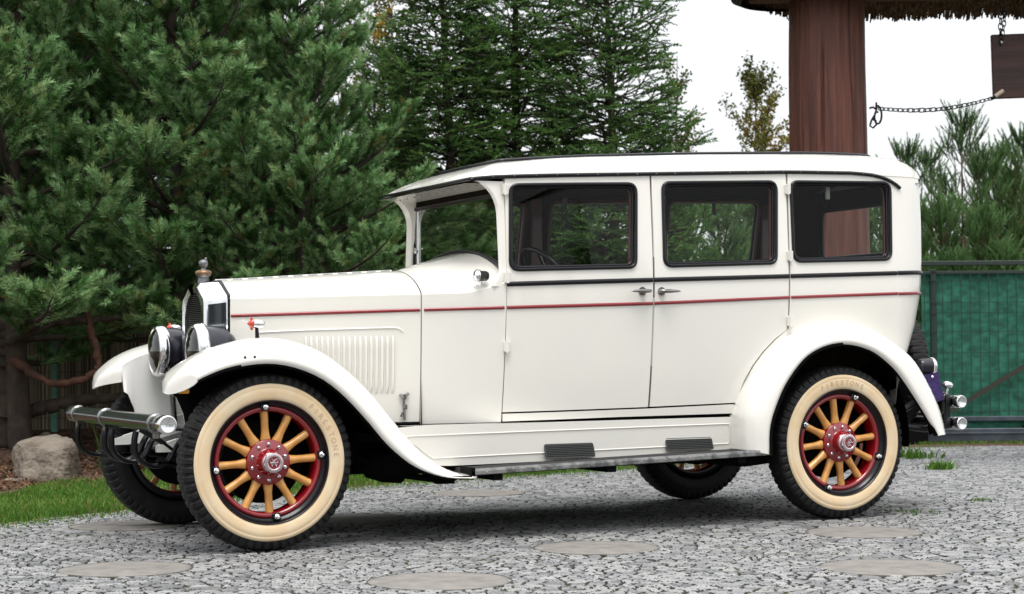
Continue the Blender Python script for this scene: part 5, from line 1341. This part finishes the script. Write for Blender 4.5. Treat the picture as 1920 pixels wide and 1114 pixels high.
chain('chain', [AP(1878, 14, D0), AP(1876, 50, D0), AP(1877, 84, D0)], 'doubled chain hanging straight down from the thatch to the board', 8)
chain('chain', [AP(1884, 14, D0), AP(1883, 40, D0), AP(1879, 66, D0)], 'second short chain strand beside the hanging one above the board', 7)
m = MB(); m.tube([AP(1858, 186, D0-.03), AP(1868, 180, D0-.05)], .012, 8, 1); m.tube([AP(1866, 181, D0-.05), AP(1880, 171, D0-.05)], .016, 10, 0); m.lathe([(0, -.01), (.018, 0), (0, .014)], AP(1880, 171, D0-.05), (1, 0, .6), 10, 0)
tag(m.build('rope_toggle', [mat('pale_wood_toggle', (.42, .33, .26), .6), MATS['black_iron']]), 'pale toggle fixing the side chain to the lower corner of the board', 'toggle')
m = MB()
sp1 = [AP(1645+8*math.cos(t_)*(1-t_/9), 218+17*math.sin(t_)*(1-t_/9), D0) for t_ in np.linspace(-1.6, 5.2, 26)]; m.tube(sp1, .008, 6)
m.tube([AP(*q, D0) for q in ((1630, 203), (1637, 201), (1643, 206), (1640, 216), (1634, 226), (1631, 236), (1637, 240), (1643, 234), (1642, 226), (1637, 224))], .008, 6)
m.tube([AP(1643, 192, D0), AP(1643, 206, D0)], .008, 6); m.lathe([(.0, -.012), (.014, 0), (0, .014)], AP(1643, 202, D0), (0, 0, 1), 10)
tag(m.build('scroll_hook', MATS['black_iron']), 'curled wrought iron hook on the right side of the post', 'hook')
root = empty('hanging_board'); cb = at(1960, D0, py=122); root.location = cb; root.rotation_euler = (0, 0, math.atan2(gdir.y, gdir.x))
m = MB()
m.box((.0, 0, 0), (.80, .045, .487), 0, Matrix.Rotation(R(-1.2), 3, 'Y'), bev=.006)
m.build('plank', mat('board_timber', (.055, .022, .016), .6, bump=(6, .8, (.2, 1, 1.6)), vary=(5, (.028, .012, .010), .4, .6, (.25, 1, 2)), dist=.02), root)
m = MB(); m.lathe([(.0, 0), (.016, 0), (.014, .008), (0, .012)], (-.332, -.024, .178), (0, -1, 0), 12); m.build('ring_bolt', CHROME, root)
tag(root, 'blank dark brown wooden board hanging from chains at the upper right', 'wooden board')

# ------------------------------------------------------------------ green gate
def gate():
    A = at(1728, 17.7); g = Vector((RT.x, RT.y, 0)).normalized(); root = empty('sliding_gate', (A.x, A.y, 0), math.atan2(g.y, g.x)); Lg = 6.0
    GD = mat('gate_frame_green', (.022, .035, .030), .5); GB = mat('gate_beam_grey', (.075, .095, .115), .45, .3, vary=(8, (.05, .06, .075), .4, .6)); NET = mat('shade_netting', (.010, .085, .052), .75, bump=(130, .5, (1, 1, 1)), vary=(11, (.035, .215, .140), .32, .66, (1, 1, 1.4)), dist=.006)
    W_ = mat('mesh_wire_green', (.012, .05, .035), .5)
    m = MB(); m.box((Lg/2, 0, 1.715), (Lg, .06, .042), bev=.004); m.box((Lg/2, 0, 1.625), (Lg, .05, .03), bev=.003); m.build('top_rail', GD, root)
    m = MB(); m.box((Lg/2, -.02, .228), (Lg, .06, .045), bev=.004); m.build('bottom_rail', GB, root)
    m = MB(); m.box((Lg/2-.3, -.03, .075), (Lg+.9, .09, .125), bev=.006); m.box((Lg/2-.3, -.080, .092), (Lg+.9, .012, .012), bev=.002); m.build('track_beam', GB, root)
    for x in (.11, 2.4, 4.6): m = MB(); m.box((x, .0, .95), (.055, .05, 1.42), bev=.004); m.build('upright', GD, root)
    m = MB(); a, b = Vector((.25, .035, .30)), Vector((2.35, .035, 1.55)); d = b-a
    m.box((a+b)/2+Vector((0, -.075, 0)), (d.length, .012, .045), 0, Matrix.Rotation(-math.atan2(d.z, d.x), 3, 'Y')); m.build('diagonal_brace', mat('brace_brown', (.032, .032, .022), .6), root)
    m = MB()
    for k in range(int(Lg/.088)): x = .02+.088*k+rng.uniform(-.002, .002); m.box((x, -.028, .93), (.008, .006, 1.40))
    for z in (.30, .48, .66, .86, 1.06, 1.24, 1.34, 1.55): m.box((Lg/2, -.033, z), (Lg, .007, .007))
    m.build('wire_mesh', W_, root)
    m = MB(); P = [[Vector((x, .012+.010*math.sin(x*11+z*3)*math.cos(z*6+x)+.006*mnoise.noise(Vector((x*5, z*5, 0))), z)) for z in np.linspace(.13, 1.62, 30)] for x in np.linspace(.0, Lg, 150)]; m.grid(P); m.build('shade_net', NET, root)
    m = MB(); m.lathe([(0, -.03), (.05, -.03), (.06, 0), (.05, .03), (0, .03)], (1.02, -.05, .150), (0, 1, 0), 16); m.box((1.02, -.04, .14), (.16, .05, .05), bev=.01); m.build('gate_roller', INNER, root)
    tag(root, 'green sliding gate of wire mesh and shade netting on a grey beam', 'gate')
    q = at(1700, 17.5); m = MB(); m.box((0, 0, .12), (.34, .2, .26), bev=.02); m.box((.02, -.02, .27), (.2, .16, .06), bev=.01); o = m.build('gate_support', INNER, sharp=30); o.location = (q.x, q.y, 0); tag(o, 'black roller support block at the left end of the gate beam', 'support block')
gate()
# weeds along the gate foot
n = 2600; s = rng.uniform(-1.2, 6, n); A = at(1728, 17.45); pts = np.stack([A.x+RT.x*s, A.y+RT.y*s, 0*s], 1)+np.c_[rng.normal(0, .06, (n, 2)), np.zeros(n)]
tag(blades('verge_weeds', pts, .035, .008, .8, [GRASSM], lambda k: np.clip(rng.normal(.5, .25, k), 0, 1)), kind='stuff')
